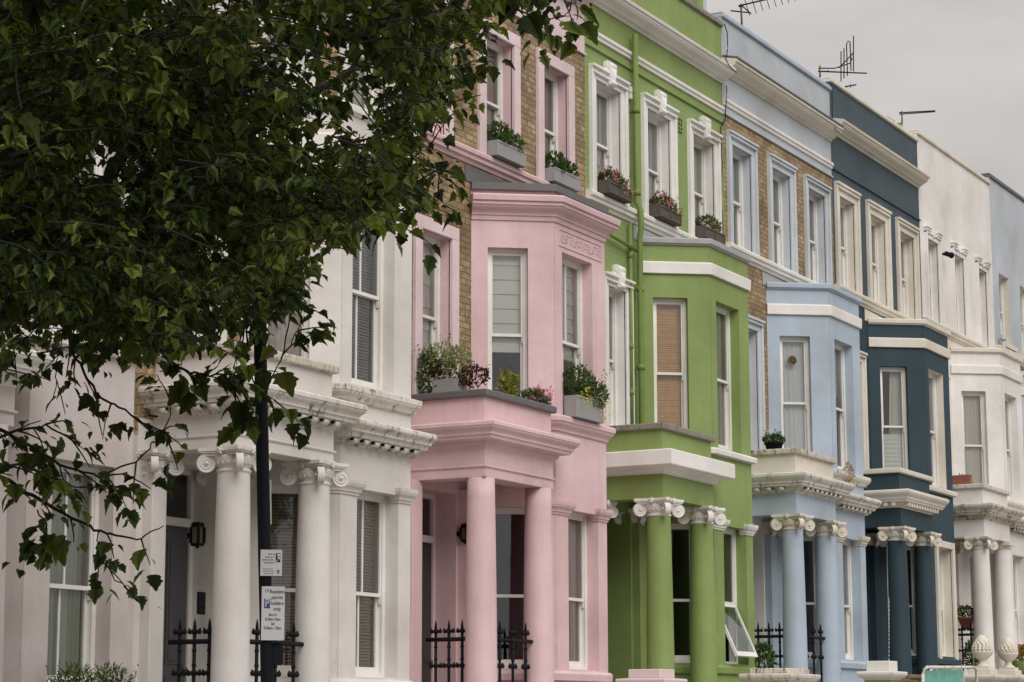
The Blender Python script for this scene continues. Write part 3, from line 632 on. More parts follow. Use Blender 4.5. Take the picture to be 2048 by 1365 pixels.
HS[-1] = house(-1, dict(label='pink house with brick upper walls, plain pink columns and planted balcony', wall='brick', frieze='pink_soft', low='pink', cornice='pink_soft', cope='lead', trim='pink', sur='flat', sur_mat='pink_soft', sillc='pink', wall1='brick', sw=.175,
    up=[(.30, 1.06), (2.13, 2.93), (3.82, 4.60)], drip=True, sur1='flat', sw1=.17, w1=(.46, 1.22), rev='pink',
    cur2=['drape', 'sides', 'sides'], cur1='roman:1', curbc='roman:.62', curbf='roman:.6', barsb=1, curgc='none', curgf='sides', door='door_dark', capm='pink', ent='pink', pcm='pink', pcope='lead', bigcornice=True, baysill='pink', col='plain', doorf='pink_soft'))
HS[0] = house(0, dict(label='bright green house with white trim and green drainpipe', wall='brick_green', frieze='green', low='green', cornice='trim', cope='stone_cap', trim='trim', string=True, sur='key', sur_mat='white', wall1='brick_green', w1=(.68, 1.30), sw1=.17, sw=.19,
    cur2=['net', 'net', 'net'], cur1='net', curbc='bamboo', curbf='sides_cream', curgc='none', curgf='none', open=True, door='door_dark', capm='trim', pcope='stone_cap', pc='plain', baycope='lead_pale', flash='lead_pale', entry='green', arch=False, doorf='green', dr=1.25))
HS[1] = house(1, dict(label='pale blue house with brick upper walls and worn cream balcony', wall='brick', frieze='blue_grey', low='blue_deep', bay='blue', cornice='cream', cope='blue_deep', trim='trim', string=True, sur='step', sur_mat='blue', wall1='brick', w1=(.72, 1.30),
    cur2=['parted', 'net', 'net_white'], cur1='net', curbc='net_white', curbf='drape_cream:.4', curgc='none', curgf='net', door='door_grey', capm='cream', pcope='worn_heavy', pcm='worn', ppm='cream', worn='worn', midcornice=True, dentil=1, baycope='blue_deep', lead_top=True, flash='lead_pale', baysill='worn', arch=False, entry='white'))
HS[2] = house(2, dict(label='dark teal house with cream window surrounds', wall='teal_up', frieze='teal_up', low='teal', cornice='cream', cope='cream', trim='cream', sur='step', sur_mat='cream', wall1='teal', w1=(.72, 1.30), up=[(.33, 1.16), (2.07, 2.95), (3.84, 4.72)], sw=.22,
    cur2=['net', 'net', 'net'], cur1='net', curbc='low:.42', curbf='net', curgc='none', curgf='net', door='door_dark', capm='cream', dr=.9, doorf='teal', dentil=2, caps=False, gsur='cream', bayrev='cream', arch=False, flash='cream', drip=True))
HS[3] = house(3, dict(label='cracked white house with small worn window heads', wall='crack', frieze='crack', low='crack', cornice=None, cope='cream', trim='cream', sur='bracket', sur_mat='crack', w1=(.72, 1.30), up=[(.44, 1.14), (2.26, 2.96), (4.04, 4.66)], sw=.16,
    cur2=['none', 'net', 'net'], cur1='net', curbc='drape_cream', curbf='net', curgc='slat', curgf='net', door='door_dark', capm='cream', pcope='worn', pcm='worn_heavy', worn='worn_heavy', midcornice=True, baysill='crack', caps=False, col2='block', arch=False, flash='cream', drip=False, doorf='white', band='crack'))
HS[4] = house(4, dict(label='pale blue-grey house at the far right end of the row', wall='blue_grey', frieze='blue_grey', low='blue_grey', cornice=None, cope='lead', trim='cream', sur=None, sur1='flat', sur_mat='cream', w1=(.72, 1.30), up=[(.50, 1.30), (2.24, 3.04), (4.0, 4.8)], zb2=7.86,
    cur2=['net', 'net', 'net'], cur1='net', curbc='net', curbf='net', curgc='net', curgf='net', door='door_dark', capm='cream', arch=False, drip=False))
HS[5] = house(5, dict(label='cream house beyond the pale blue-grey house', wall='crack', frieze='white', low='white', cornice='trim', cope='lead', trim='trim', sur='step', sur_mat='white', w1=(.72, 1.30),
    cur2=['net', 'net', 'net'], cur1='net', curbc='net', curbf='net', curgc='net', curgf='net', door='door_dark', capm='cream')) if False else None

def base(k): return Vector((W*k, 0, RISE*k))
def part(mb, name, mat, k, **kw): return mb.build(name, mat, HS[k], **kw)
def lp(px, py, Y, k): return at(px, py, Y)-base(k)

# drainpipes
def pipe(k, pts, r, mat, clips=()):
    mb = MB(); mb.tube(pts, r, 12)
    for p in clips: mb.tube([Vector(p)+Vector((0, 0, -.04)), Vector(p)+Vector((0, 0, .04))], r*1.3, 12); mb.box((p[0]-.02, p[1], p[2]-.02), (p[0]+.02, .01, p[2]+.02))
    return part(mb, 'drainpipe', mat, k)
x1 = lp(1272, 240, -.1, 0).x
pipe(0, [(x1, -.1, 10.52), (x1, -.1, 7.85), (x1+.01, -.155, 7.72), (x1+.02, -.16, 7.45), (x1+.02, -.13, 7.3), (x1+.05, -.12, 4.12), (x1+.12, -.14, 4.0)], .046, 'green_pipe', [(x1, -.1, 9.3), (x1, -.1, 8.0), (x1+.04, -.12, 6.5), (x1+.04, -.12, 5.3), (x1+.05, -.12, 4.2)])
pipe(0, [(x1-.17, -.06, 7.5), (x1-.17, -.06, 4.0)], .026, 'green_pipe', [(x1-.17, -.06, 7.0), (x1-.17, -.06, 5.6), (x1-.17, -.06, 4.9)])
pipe(0, [(.03, -.09, 7.22), (x1, -.09, 7.10)], .03, 'green_pipe')
a = lp(1904, 800, -.95, 2); zt_ = lp(1904, 768, -.95, 2).z; zb_ = lp(1904, 826, -.95, 2).z
pipe(2, [(BX1+.26, -.56, zt_+.0), (BX1+.14, -.72, zt_-.02), (BX1+.14, -.72, zb_), (BX1+.2, -.6, zb_-.06)], .045, 'lead')
pipe(4, [(.25, -.12, 8.0), (.25, -.12, 3.0)], .05, 'blue_grey', [(.25, -.12, 7.9)])

# upstands between roofs and a brick chimney stub
mb = MB(); mb.box((4.96, .32, 10.9), (5.19, .75, 13.6)); part(mb, 'party_wall', 'green', 0)
mb = MB(); mb.box((4.97, .75, 10.9), (5.18, 2.2, 12.9)); part(mb, 'party_wall', 'cream', 0)
mb = MB(); mb.box((-.002, .33, 10.9), (.16, .62, 13.4)); part(mb, 'party_wall', 'blue_grey', 1)
mb = MB(); mb.box((4.75, .5, 10.9), (5.15, 1.3, 12.12)); mb.box((4.71, .46, 12.12), (5.19, 1.34, 12.18)); part(mb, 'chimney', 'brick', 2)
mb = MB(); mb.box((0.0, .34, 10.9), (.12, 3.0, 11.95)); part(mb, 'party_wall', 'brick', 3)
# small fittings on the green house
v0 = lp(1357, 249, 0, 0); mb = MB(); mb.box((v0.x-.11, -.012, v0.z-.11), (v0.x+.11, .0, v0.z+.11), 1)
for i in range(4): mb.box((v0.x-.12+i*.073, -.022, v0.z-.12), (v0.x-.10+i*.073, -.0125, v0.z+.12), 0)
for i in range(4): mb.box((v0.x-.12, -.0222, v0.z-.12+i*.073), (v0.x+.12, -.0127, v0.z-.10+i*.073), 0)
part(mb, 'air_vent', ['green', 'iron'], 0)
v0 = lp(1258, 188, 0, 0); mb = MB(); mb.box((v0.x-.07, -.06, v0.z-.10), (v0.x+.07, -.001, v0.z-.005)); mb.box((v0.x-.07, -.06, v0.z+.005), (v0.x+.07, -.001, v0.z+.10)); part(mb, 'alarm_box', 'white', 0, bevel=.005)
# raised scrollwork panel over the pink bay window
mb = MB(); z0, z1 = 6.50, 6.74; u0, u1 = .12, 1.42; F = F_BAY
mb.fbox(F, u0, u1, 0, .012, z0, z0+.018); mb.fbox(F, u0, u1, 0, .012, z1-.018, z1); mb.fbox(F, u0, u0+.02, 0, .0125, z0+.018, z1-.018); mb.fbox(F, u1-.02, u1, 0, .0125, z0+.018, z1-.018)
for q in range(9):
    uc = u0+.11+q*.135; sg = 1 if q % 2 else -1; pts = []
    for i in range(16): t = i/15; rr = .062*(1-.7*t); aa = sg*(t*7)+q; pts.append(F.P(uc+rr*math.cos(aa), .003, (z0+z1)/2+rr*math.sin(aa)*1.1))
    mb.tube(pts, .007, 5)
    mb.ball(F.P(uc+.065, .004, (z0+z1)/2+.05*sg), .013)
part(mb, 'plaster_relief', 'pink', -1)
mb = MB(); mb.lathe((0, 0, 0), [(.0001, 0), (.07, 0), (.07, .03), (.05, .04)], 12)
# floodlight on the white house
p = at(1890, 508, -.12); t = MB(); t.tube([(p.x, .0, p.z), (p.x, -.16, p.z)], .03, 8); t.tube([(p.x-.02, -.14, p.z), (p.x+.12, -.22, p.z-.02)], .055, 10); t.ball((p.x+.12, -.22, p.z-.02), .07)
tag(t.build('security_lamp', 'iron'), 'small black lamp fixed between upper windows of the cracked white house', 'lamp')

# ------------------------------------------------------------------ aerials
def aerial(name, label, foot, top, boom, els, rods=(), r=.016):
    T = thing(name, label, 'aerial', foot, 'television aerials on the roofs')
    f = Vector(foot); m = MB(); m.tube([Vector((0, 0, 0)), Vector(top)-f], r*1.3, 8); m.build('mast', 'lead', T)
    m = MB(); a, b = Vector(boom[0])-f, Vector(boom[1])-f; m.tube([a, b], r, 6); d = (b-a)
    for (t, l, ax) in els:
        c = a+d*t; e = Vector(ax)*l/2; m.tube([c-e, c+e], r*.45, 5)
    for pl in rods: m.tube([Vector(p)-f for p in pl], r*.8, 6)
    m.build('boom', 'iron', T); return T
Y = 1.0
A = at
aerial('tv_aerial', 'tall branching tv aerial above the pale blue house parapet', A(1484, 60, Y), A(1482, 8, Y), (A(1478, 12, Y), A(1590, -14, Y)), [(.12+.12*i, .5-.02*i, (.1, .3, .95)) for i in range(8)], [[A(1462, 22, Y), A(1500, 26, Y)], [A(1484, 12, Y), A(1502, 28, Y)], [A(1478, 14, Y+.2), A(1488, 10, Y-.2)]])
Y = .8
aerial('tv_aerial', 'tv aerial with curved arm and long vertical rods above the dark teal roof', A(1640, 160, Y), A(1640, 132, Y), (A(1637, 143, Y), A(1733, 147, Y)), [], [[A(1637, 137, Y), A(1669, 137, Y), A(1682, 133, Y), A(1700, 127, Y), A(1704, 118, Y), A(1704, 107, Y)], [A(1678, 136, Y), A(1690, 124, Y), A(1706, 107, Y)], [A(1682, 103, Y), A(1682, 163, Y)], [A(1688, 97, Y), A(1688, 157, Y)], [A(1707, 72, Y), A(1707, 143, Y)], [A(1695, 152, Y), A(1693, 88, Y), A(1696, 83, Y), A(1700, 84, Y), A(1702, 142, Y)], [A(1656, 141, Y), A(1657, 145, Y)]], r=.015)
Y = 1.6
aerial('tv_aerial', 'short tilted tv aerial tip just above the dark teal parapet', A(1692, 190, Y), A(1692, 174, Y), (A(1690, 174, Y), A(1712, 170, Y)), [(.5, .1, (0, 0, 1))])
Y = 1.2
aerial('tv_aerial', 'slim horizontal tv aerial on the brick chimney beside the white house', A(1804, 250, Y), A(1804, 223, Y), (A(1799, 226, Y), A(1870, 222, Y)), [(.1+.1*i, .10, (0, 1, 0)) for i in range(9)], [[A(1799, 229, Y), A(1870, 224, Y)]], r=.015)

# cables
def cable(label, pts, r=.009):
    out = []
    for a_, b_ in zip(pts, pts[1:]):
        for i in range(4): out.append(a_.lerp(b_, i/4)+Vector((random.uniform(-.012, .012), 0, 0)))
    out.append(pts[-1]); m = MB(); m.tube(out, r, 6); tag(m.build('cable', 'iron'), label, 'cable', 'cables on the house fronts')
cable('black cable hanging down the parapet joint of green and blue houses', [A(1449, 48, -.07), A(1455, 70, -.07), A(1455, 100, -.07), A(1452, 118, -.1), A(1457, 130, -.3), A(1466, 140, -.31), A(1473, 146, -.3)])
cable('thin dark cable running down the wall joint beside the third green window', [A(1453, 172, -.05), A(1453, 200, -.10), A(1450, 240, -.05), A(1442, 255, -.04), A(1444, 330, -.04), A(1443, 400, -.04), A(1446, 470, -.04)])
cable('dark cable along the joint of the blue and dark teal houses', [A(1664, 182, -.05), A(1664, 215, -.07), A(1665, 240, -.08), A(1672, 262, -.3), A(1679, 266, -.3)])

# ------------------------------------------------------------------ planting
class Plant:
    def __init__(s): s.mb = MB(); s.t = []
    def leaf(s, c, d, n, l, w):
        """a pointed leaf folded along its midrib"""
        d = d.normalized(); sd = d.cross(n).normalized(); up = sd.cross(d); t = random.random()
        p = [c, c+d*l*.45+sd*w+up*w*.3, c+d*l-up*l*.12, c+d*l*.45-sd*w+up*w*.3, c+d*l*.5]
        s.mb.quad([p[0], p[1], p[2], p[4]]); s.mb.quad([p[0], p[4], p[2], p[3]]); s.t += [t, t]
    def cloud(s, c, rad, n, l, w=None, droop=0.0, up=.4):
        w = w or l*.28; c = Vector(c)
        for _ in range(n):
            while True:
                v = Vector((random.uniform(-1, 1), random.uniform(-1, 1), random.uniform(-1, 1)))
                if v.length < 1: break
            if random.random() < .5: v = v.normalized()*random.uniform(.75, 1.0)
            p = c+Vector((v.x*rad[0], v.y*rad[1], v.z*rad[2])); d = v+Vector((0, 0, up-droop))+Vector((random.uniform(-.6, .6), random.uniform(-.6, .6), random.uniform(-.6, .6)))
            s.leaf(p, d, Vector((random.uniform(-1, 1), random.uniform(-1, 1), random.uniform(.2, 1))), l*random.uniform(.6, 1.25), w*random.uniform(.7, 1.2))
    def sprigs(s, c, rad, h, n, l, w=None):
        c = Vector(c)
        for _ in range(n):
            b = c+Vector((random.uniform(-1, 1)*rad[0], random.uniform(-1, 1)*rad[1], 0)); d = Vector((random.uniform(-.35, .35), random.uniform(-.35, .35), 1)); hh = h*random.uniform(.5, 1.1)
            for i in range(14):
                p = b+d*(hh*i/14); a_ = random.random()*6.3; s.leaf(p, Vector((math.cos(a_), math.sin(a_), .8)), Vector((0, 0, 1)), l*random.uniform(.7, 1.1), w or l*.12)
    def build(s, name, mat, parent=None):
        return s.mb.build(name, mat, parent, attr=s.t, normals=False)
def planter(T, a, b, mat, rim=.018, panel=False, frame_mat=None):
    mb = MB(); x0, y0, z0 = a; x1, y1, z1 = b
    for (p, q) in (((x0, y0, z0), (x1, y0+.02, z1)), ((x0, y1-.02, z0), (x1, y1, z1)), ((x0, y0+.02, z0), (x0+.02, y1-.02, z1)), ((x1-.02, y0+.02, z0), (x1, y1-.02, z1)), ((x0+.02, y0+.02, z0), (x1-.02, y1-.02, z1-.05))): mb.box(p, q)
    if panel:
        for t in (0, .5):
            xa, xb = x0+(x1-x0)*t+.01, x0+(x1-x0)*(t+.5)-.01
            mb.box((xa, y0-.012, z0+.01), (xb, y0-.001, z0+.045)); mb.box((xa, y0-.012, z1-.045), (xb, y0-.001, z1-.01)); mb.box((xa, y0-.012, z0+.045), (xa+.03, y0-.001, z1-.045)); mb.box((xb-.03, y0-.012, z0+.045), (xb, y0-.001, z1-.045))
    else: mb.box((x0-.006, y0-.006, z1-.03), (x1+.006, y0, z1+.004))
    return mb.build('planter', mat, T, bevel=.004)
def wbox(k, x0, x1, z0, h, label, mat, kind, y0=-.20, y1=.04, group='window boxes on upper sills', fill=1.0):
    T = thing('window_box', label, 'window box', tuple(base(k)+Vector(((x0+x1)/2, (y0+y1)/2, z0))), group)
    w = (x1-x0)/2; d = (y1-y0)/2; planter(T, (-w, -d, 0), (w, d, h), mat, panel=(mat == 'wood_box'))
    if kind == 'herb':
        p = Plant(); p.cloud((-w*.45, 0, h+.10*fill), (w*.55, d*1.2, .17*fill), 330, .075, .018); p.cloud((w*.4, 0, h+.07*fill), (w*.6, d*1.2, .14*fill), 330, .075, .018); p.sprigs((0, 0, h), (w*.9, d*.8), .26*fill, 26, .06, .012); p.build('foliage', 'leaf_box', T)
    elif kind == 'flower':
        p = Plant(); p.cloud((0, 0, h+.05), (w*1.0, d*1.2, .14), 420, .06, .018); p.sprigs((0, 0, h), (w, d), .25, 18, .05, .012); p.build('foliage', 'leaf_box', T)
        p = Plant(); p.cloud((-w*.3, -.03, h+.12), (w*.75, d*1.1, .12), 110, .045, .02); p.cloud((w*.35, -.05, h+.06), (w*.65, d, .12), 50, .04, .018); p.build('flowers', 'leaf_pink', T)
        p = Plant(); p.cloud((w*.55, -.08, h-.02), (w*.5, d, .16), 150, .04, .014, droop=1.2); p.build('trailing_stems', 'leaf_dry', T)
    elif kind == 'dry':
        p = Plant(); p.cloud((0, 0, h+.08), (w*.9, d*1.2, .14), 420, .065, .018); p.build('foliage', 'leaf_box', T)
        p = Plant(); p.cloud((0, -.03, h+.08), (w*.9, d*1.2, .13), 130, .045, .016); p.build('flowers', 'leaf_dry', T)
    return T
wbox(-1, 2.15, 2.97, 7.745, .21, 'grey window box of green herbs at the middle brick-walled pink window', 'grey_planter', 'herb', fill=1.1)
wbox(-1, 3.83, 4.64, 7.745, .20, 'grey window box of green herbs nearest the green house wall', 'grey_planter', 'herb', fill=.95)
wbox(0, .36, 1.15, 7.745, .205, 'dark wooden window box with the fullest pink flowers, left of the green drainpipe', 'wood_box', 'flower')
wbox(0, 2.16, 2.98, 7.745, .205, 'dark wooden window box with pink flowers, just right of the green drainpipe', 'wood_box', 'flower')
wbox(0, 3.92, 4.74, 7.745, .205, 'dark wooden window box with faded flowers nearest the blue house', 'wood_box', 'dry')
# balcony planting of the pink house
c = at(887, 755, -.45); b0 = base(-1); c.x = b0.x+.47
T = thing('balcony_planter', 'grey balcony planter with variegated shrub at the pink left window', 'planter', (c.x, c.y, b0.z+3.93)); h = .50
planter(T, (-.11, -.17, 0), (.11, .2, h), 'grey_planter')
p = Plant(); p.cloud((-.02, .30, h+.08), (.16, .13, .33), 560, .075, .016); p.sprigs((0, .3, h-.3), (.14, .12), .95, 22, .06, .011); p.build('green_shrub', 'leaf_box', T)
p = Plant(); p.cloud((0, .14, h+.28), (.17, .22, .19), 330, .06, .014); p.cloud((.0, -.10, h+.22), (.18, .2, .19), 330, .06, .014); p.sprigs((0, .05, h), (.18, .32), .55, 40, .05, .011); p.build('variegated_shrub', 'leaf_grey', T)
p = Plant(); p.cloud((.02, .12, h+.12), (.15, .18, .12), 170, .055, .018); p.cloud((.0, -.34, h+.02), (.13, .18, .13), 200, .055, .018); p.sprigs((0, -.32, h-.1), (.12, .16), .3, 12, .05, .016); p.build('red_shrub', 'leaf_red', T)
c = at(1052, 790, -.86)
T = thing('balcony_planter', 'low trough of lime and magenta flowers behind the pink balcony coping', 'planter', (c.x, c.y, b0.z+3.93)); planter(T, (-.52, -.1, 0), (.30, .1, .30), 'grey_planter')
p = Plant(); cc = at(1018, 765, -.86)-T.location; p.cloud((cc.x, 0, cc.z+.02), (.14, .11, .10), 190, .055, .02); p.cloud((cc.x-.05, 0, cc.z-.12), (.13, .1, .13), 150, .055, .02); p.sprigs((cc.x, 0, cc.z-.2), (.12, .08), .36, 12, .05, .016); p.build('lime_plant', 'leaf_lime', T)
p = Plant(); cc = at(1068, 795, -.86)-T.location; p.cloud((cc.x, 0, cc.z-.02), (.36, .1, .10), 300, .06, .02); p.build('foliage', 'leaf_box', T)
p = Plant(); cc = at(1082, 793, -.86)-T.location; p.cloud((cc.x-.03, 0, cc.z), (.24, .09, .09), 120, .045, .018); p.sprigs((cc.x, 0, cc.z-.1), (.25, .08), .26, 14, .035, .012); p.build('flowers', 'leaf_magenta', T)
# big box on the pink bay sill
xa = BX0+.22
T = thing('window_box', 'grey planter with a large bushy shrub and yellow flowers on the pink bay sill', 'window box', tuple(b0+Vector((xa+.44, -1.0, 4.19))), 'window boxes on upper sills'); planter(T, (-.41, -.09, 0), (.41, .10, .29), 'grey_planter')
p = Plant(); p.cloud((-.14, .02, .48), (.30, .17, .23), 640, .07, .015); p.cloud((.22, 0, .38), (.30, .17, .20), 520, .07, .015); p.sprigs((0, 0, .25), (.4, .12), .52, 46, .055, .011); p.build('foliage', 'leaf_box', T)
p = Plant(); p.cloud((-.22, -.14, .28), (.12, .05, .15), 45, .036, .013); p.cloud((.35, -.12, .22), (.2, .08, .16), 45, .035, .012, droop=1); p.build('flowers', 'leaf_yellow', T)
# pots on the blue balcony
c = at(1546, 890, -.62); c.x = base(1).x+.44; T = thing('plant_pot', 'black pot of leafy green plant on the worn balcony of the blue house', 'plant pot', (c.x, c.y, base(1).z+4.25))
mb = MB(); mb.lathe((0, 0, 0), [(.001, 0), (.12, 0), (.15, .10), (.165, .10), (.165, .125), (.14, .125), (.13, .09), (.001, .09)], 20); mb.build('pot', 'iron', T)
p = Plant(); p.cloud((0, 0, .17), (.19, .16, .07), 220, .06, .018); p.sprigs((0, 0, .1), (.14, .12), .2, 16, .05, .015); p.build('foliage', 'leaf_box', T)
c = at(1697, 958, -1.0); T = tag(None or (lambda p: (p.cloud((c.x, c.y, c.z+.08), (.15, .07, .2), 200, .06, .013), p.build('wall_plant', 'leaf_dry'))[1])(Plant()), 'small reddish plant growing on the blue bay ledge', 'plant')
c = at(1922, 972, -.58); c.x = base(3).x+.44; T = thing('flower_trough', 'terracotta trough standing on the white house balcony', 'flower trough', (c.x, c.y, base(3).z+4.25))
planter(T, (-.09, -.19, 0), (.09, .19, .20), 'terracotta')
p = Plant(); p.cloud((0, 0, .18), (.07, .16, .03), 60, .05, .014); p.build('foliage', 'leaf_dry', T)
c = at(1932, 1240, -.55); T = thing('hanging_basket', 'terracotta wall pot of green plant by the white house porch', 'hanging basket', tuple(c))
mb = MB(); mb.lathe((0, 0, 0), [(.001, -.2), (.08, -.19), (.17, .02), (.185, .02), (.185, .05), (.15, .05)], 18); mb.build('pot', 'terracotta', T)
mb = MB(); mb.tube([(0, 0, .05), (.02, .28, .5), (.02, .56, .62)], .008, 6); mb.build('bracket', 'iron', T)
p = Plant(); p.cloud((0, 0, .13), (.19, .17, .14), 300, .07, .022); p.build('foliage', 'leaf_box', T)
def bush(px, py, Y, rad, n, label, cat='shrub', mat='leaf_box', l=.07, w=.014, sprig=0, name='shrub', grp=None, pot=None):
    c = at(px, py, Y); T = thing(name, label, cat, tuple(c), grp); p = Plant(); p.cloud((0, 0, 0), rad, n, l, w)
    if sprig: p.sprigs((0, 0, -rad[2]), (rad[0]*.8, rad[1]*.8), rad[2]*2.0, sprig, l, w)
    p.build('foliage', mat, T)
    mb = MB(); r_ = rad[0]*.55
    if pot: mb.lathe((0, 0, -rad[2]-.2), [(.001, -.02), (r_*.8, -.02), (r_, .2), (r_+.015, .2), (r_+.015, .24), (r_*.8, .24)], 16); mb.build('pot', pot, T)
    return T
bush(148, 1368, -1.15, (.24, .14, .16), 160, 'spiky rosemary bush under the window at bottom left', 'rosemary', l=.07, w=.008, sprig=60, name='rosemary_bush', grp='rosemary bushes', pot='lead')
bush(226, 1370, -1.15, (.22, .14, .17), 160, 'spiky rosemary bush against the mauve pilaster foot', 'rosemary', l=.07, w=.008, sprig=60, name='rosemary_bush', grp='rosemary bushes', pot='lead')
bush(1526, 1322, -.95, (.2, .15, .26), 420, 'green shrub behind the iron railing of the blue house', l=.09, w=.022, name='porch_shrub', pot='terracotta')
bush(1943, 1312, -.8, (.14, .12, .28), 420, 'dark drooping shrub beside the pinecone finial of the white porch', l=.09, w=.02, name='porch_shrub', pot='lead')
c = at(2042, 1312, -2.1); T = thing('flower_pot', 'green pot of red and orange flowers at the right edge', 'flower pot', tuple(c))
mb = MB(); mb.lathe((0, 0, -.36), [(.001, 0), (.16, 0), (.2, .24), (.21, .26)], 18); mb.build('pot', 'green', T)
p = Plant(); p.cloud((0, 0, 0), (.24, .2, .14), 320, .09, .03); p.build('foliage', 'leaf_lime', T); p = Plant(); p.cloud((0, 0, .1), (.2, .18, .1), 90, .06, .03); p.build('flowers', 'leaf_red_petal', T)

# ------------------------------------------------------------------ iron railings
def railing(k, a, b, n, label, zt=1.20):
    T = thing('iron_railing', label, 'railing', tuple(base(k)+Vector((a[0], a[1], 0))), 'black iron railings between the columns')
    d = Vector((b[0]-a[0], b[1]-a[1], 0)); l = d.length; e = d.normalized(); m = MB()
    m.tube([Vector((0, 0, zt)), d+Vector((0, 0, zt))], .026, 8); m.build('rail', 'iron', T); m = MB(); m.tube([Vector((0, 0, .08)), d+Vector((0, 0, .08))], .016, 8); m.build('rail', 'iron', T)
    for i in range(n):
        c = d*((i+.7)/(n+.2)); m = MB(); q = c
        m.tube([q+Vector((0, 0, -.1)), q+Vector((0, 0, zt+.10))], .019, 8)
        for zz in (.35, .62, zt-.09, zt-.24): m.ball(tuple(q+Vector((0, 0, zz))), .026, seg=8)
        for zz, s in ((zt-.34+.02, 1.0), (zt+.10, .9)):      # cross-shaped collar and finial
            for w in (-1, 1):
                m.tube([q+Vector((0, 0, zz)), q+e*(.055*w*s)+Vector((0, 0, zz+.004)), q+e*(.08*w*s)+Vector((0, 0, zz+.035))], .016, 6, taper=.010); m.ball(tuple(q+e*(.066*w*s)+Vector((0, 0, zz))), .030*s, seg=7)
            m.ball(tuple(q+Vector((0, 0, zz))), .036, seg=8)
        m.tube([q+Vector((0, 0, zt+.10)), q+Vector((0, 0, zt+.19)), q+Vector((0, 0, zt+.235))], .024, 6, taper=.005); m.build('baluster', 'iron', T)
    return T
railing(-2, (.40, -.16), (.40, -.76), 3, 'black iron railing left of the nearest white column')
railing(-2, (.60, -.95), (1.68, -.95), 3, 'black iron railing between white columns, behind the sign post')
railing(-1, (.40, -.16), (.40, -.76), 3, 'black iron railing on the left of the pink porch', )
railing(-1, (.60, -.95), (1.68, -.95), 3, 'black iron railing between the two pink columns')
railing(1, (.40, -.16), (.40, -.76), 3, 'black iron railing left of the blue columns', )
railing(1, (.60, -.95), (1.68, -.95), 3, 'black iron railing between the two blue columns')
railing(3, (.40, -.16), (.40, -.76), 3, 'black iron railing left of the white porch, near the pinecone finials')

# lanterns, entry panel, clock, bead string
def lantern(k, px, py, Y, h, label):
    c = at(px, py, Y); T = thing('wall_lantern', label, 'wall lantern', tuple(c)); m = MB(); w = h*.22
    for z in (-h/2, h/2-.03): m.box((-w, -w, z), (w, w, z+.03))
    for sx in (-1, 1):
        for sy in (-1, 1): m.box((sx*w-.012, sy*w-.012, -h/2+.03), (sx*w+.012, sy*w+.012, h/2-.03))
    m.lathe((0, 0, h/2), [(w*1.35, 0), (w*1.2, .02), (.001, .03)], 4, a0=45, a1=405, smooth=False); m.ball((0, 0, -h/2-.005), .022); m.box((-.02, 0, -.03), (.02, -Y-.0, .03)); m.build('housing', 'iron', T)
    m = MB(); m.box((-w+.01, -w+.01, -h/2+.03), (w-.01, w-.01, h/2-.03)); m.build('glass', 'amber', T); return T
lantern(-2, 395, 1071, -.12, .23, 'black and glass lantern beside the grey front door of the white house')
lantern(-1, 931, 1068, -.12, .21, 'black framed lantern just left of the nearer pink column')
c = at(400, 1207, -.0); m = MB(); m.box((c.x-.06, -.03, c.z-.12), (c.x+.06, -.001, c.z+.12)); m.box((c.x-.03, -.036, c.z+.02), (c.x+.03, -.031, c.z+.08), 0)
for i in range(3): m.ball((c.x-.02+.02*i, -.032, c.z-.04), .008)
tag(m.build('entry_panel', 'black', bevel=.003), 'dark door-entry panel on the white house wall beneath the lantern', 'intercom')
c = Vector(F_CANT.P(.44, -.27, 6.0))+base(1)
T = thing('round_clock', 'small round gold clock hanging in the blue bay window', 'clock', tuple(c)); Fd = Frame(0, 0, -CANT)
def disc(mb, F, r0, r1, d0, d1, n=28):
    for i in range(n):
        a0, a1 = 2*math.pi*i/n, 2*math.pi*(i+1)/n
        P = lambda r, a, d: F.P(r*math.cos(a), d, r*math.sin(a))
        mb.quad([P(r0, a0, d1), P(r1, a0, d1), P(r1, a1, d1), P(r0, a1, d1)]); mb.quad([P(r1, a0, d0), P(r1, a1, d0), P(r1, a1, d1), P(r1, a0, d1)])
Fd = Frame(0, 0, -CANT); T.location = tuple(Vector(F_CANT.P(.47, -.135, 6.02))+base(1))
m = MB(); disc(m, Fd, .072, .088, 0, .012); m.build('rim', 'brass', T); m = MB(); disc(m, Fd, .0001, .072, 0, .008); m.build('dial', 'door_dark', T)
m = MB()
for i in range(12): a_ = math.pi*i/6; m.tube([Fd.P(.045*math.cos(a_), .014, .045*math.sin(a_)), Fd.P(.075*math.cos(a_), .014, .075*math.sin(a_))], .004, 5)
m.tube([Fd.P(0, .016, 0), Fd.P(.035, .016, -.03)], .006, 5); m.tube([Fd.P(-.02, .016, .04), Fd.P(.03, .016, -.05)], .004, 5); m.build('hands', 'leaf_yellow' if False else 'brass', T)
m = MB()
for i in range(16): c = at(1778, 1205+i*8.2, -.9); m.ball(tuple(c), .010, sz=1.3, seg=6)
m.tube([tuple(at(1778, 1195, -.9)), tuple(at(1778, 1330, -.9))], .003, 4); tag(m.build('bead_string', 'white'), 'string of small white beads hanging beside the dark teal column', 'bead string')

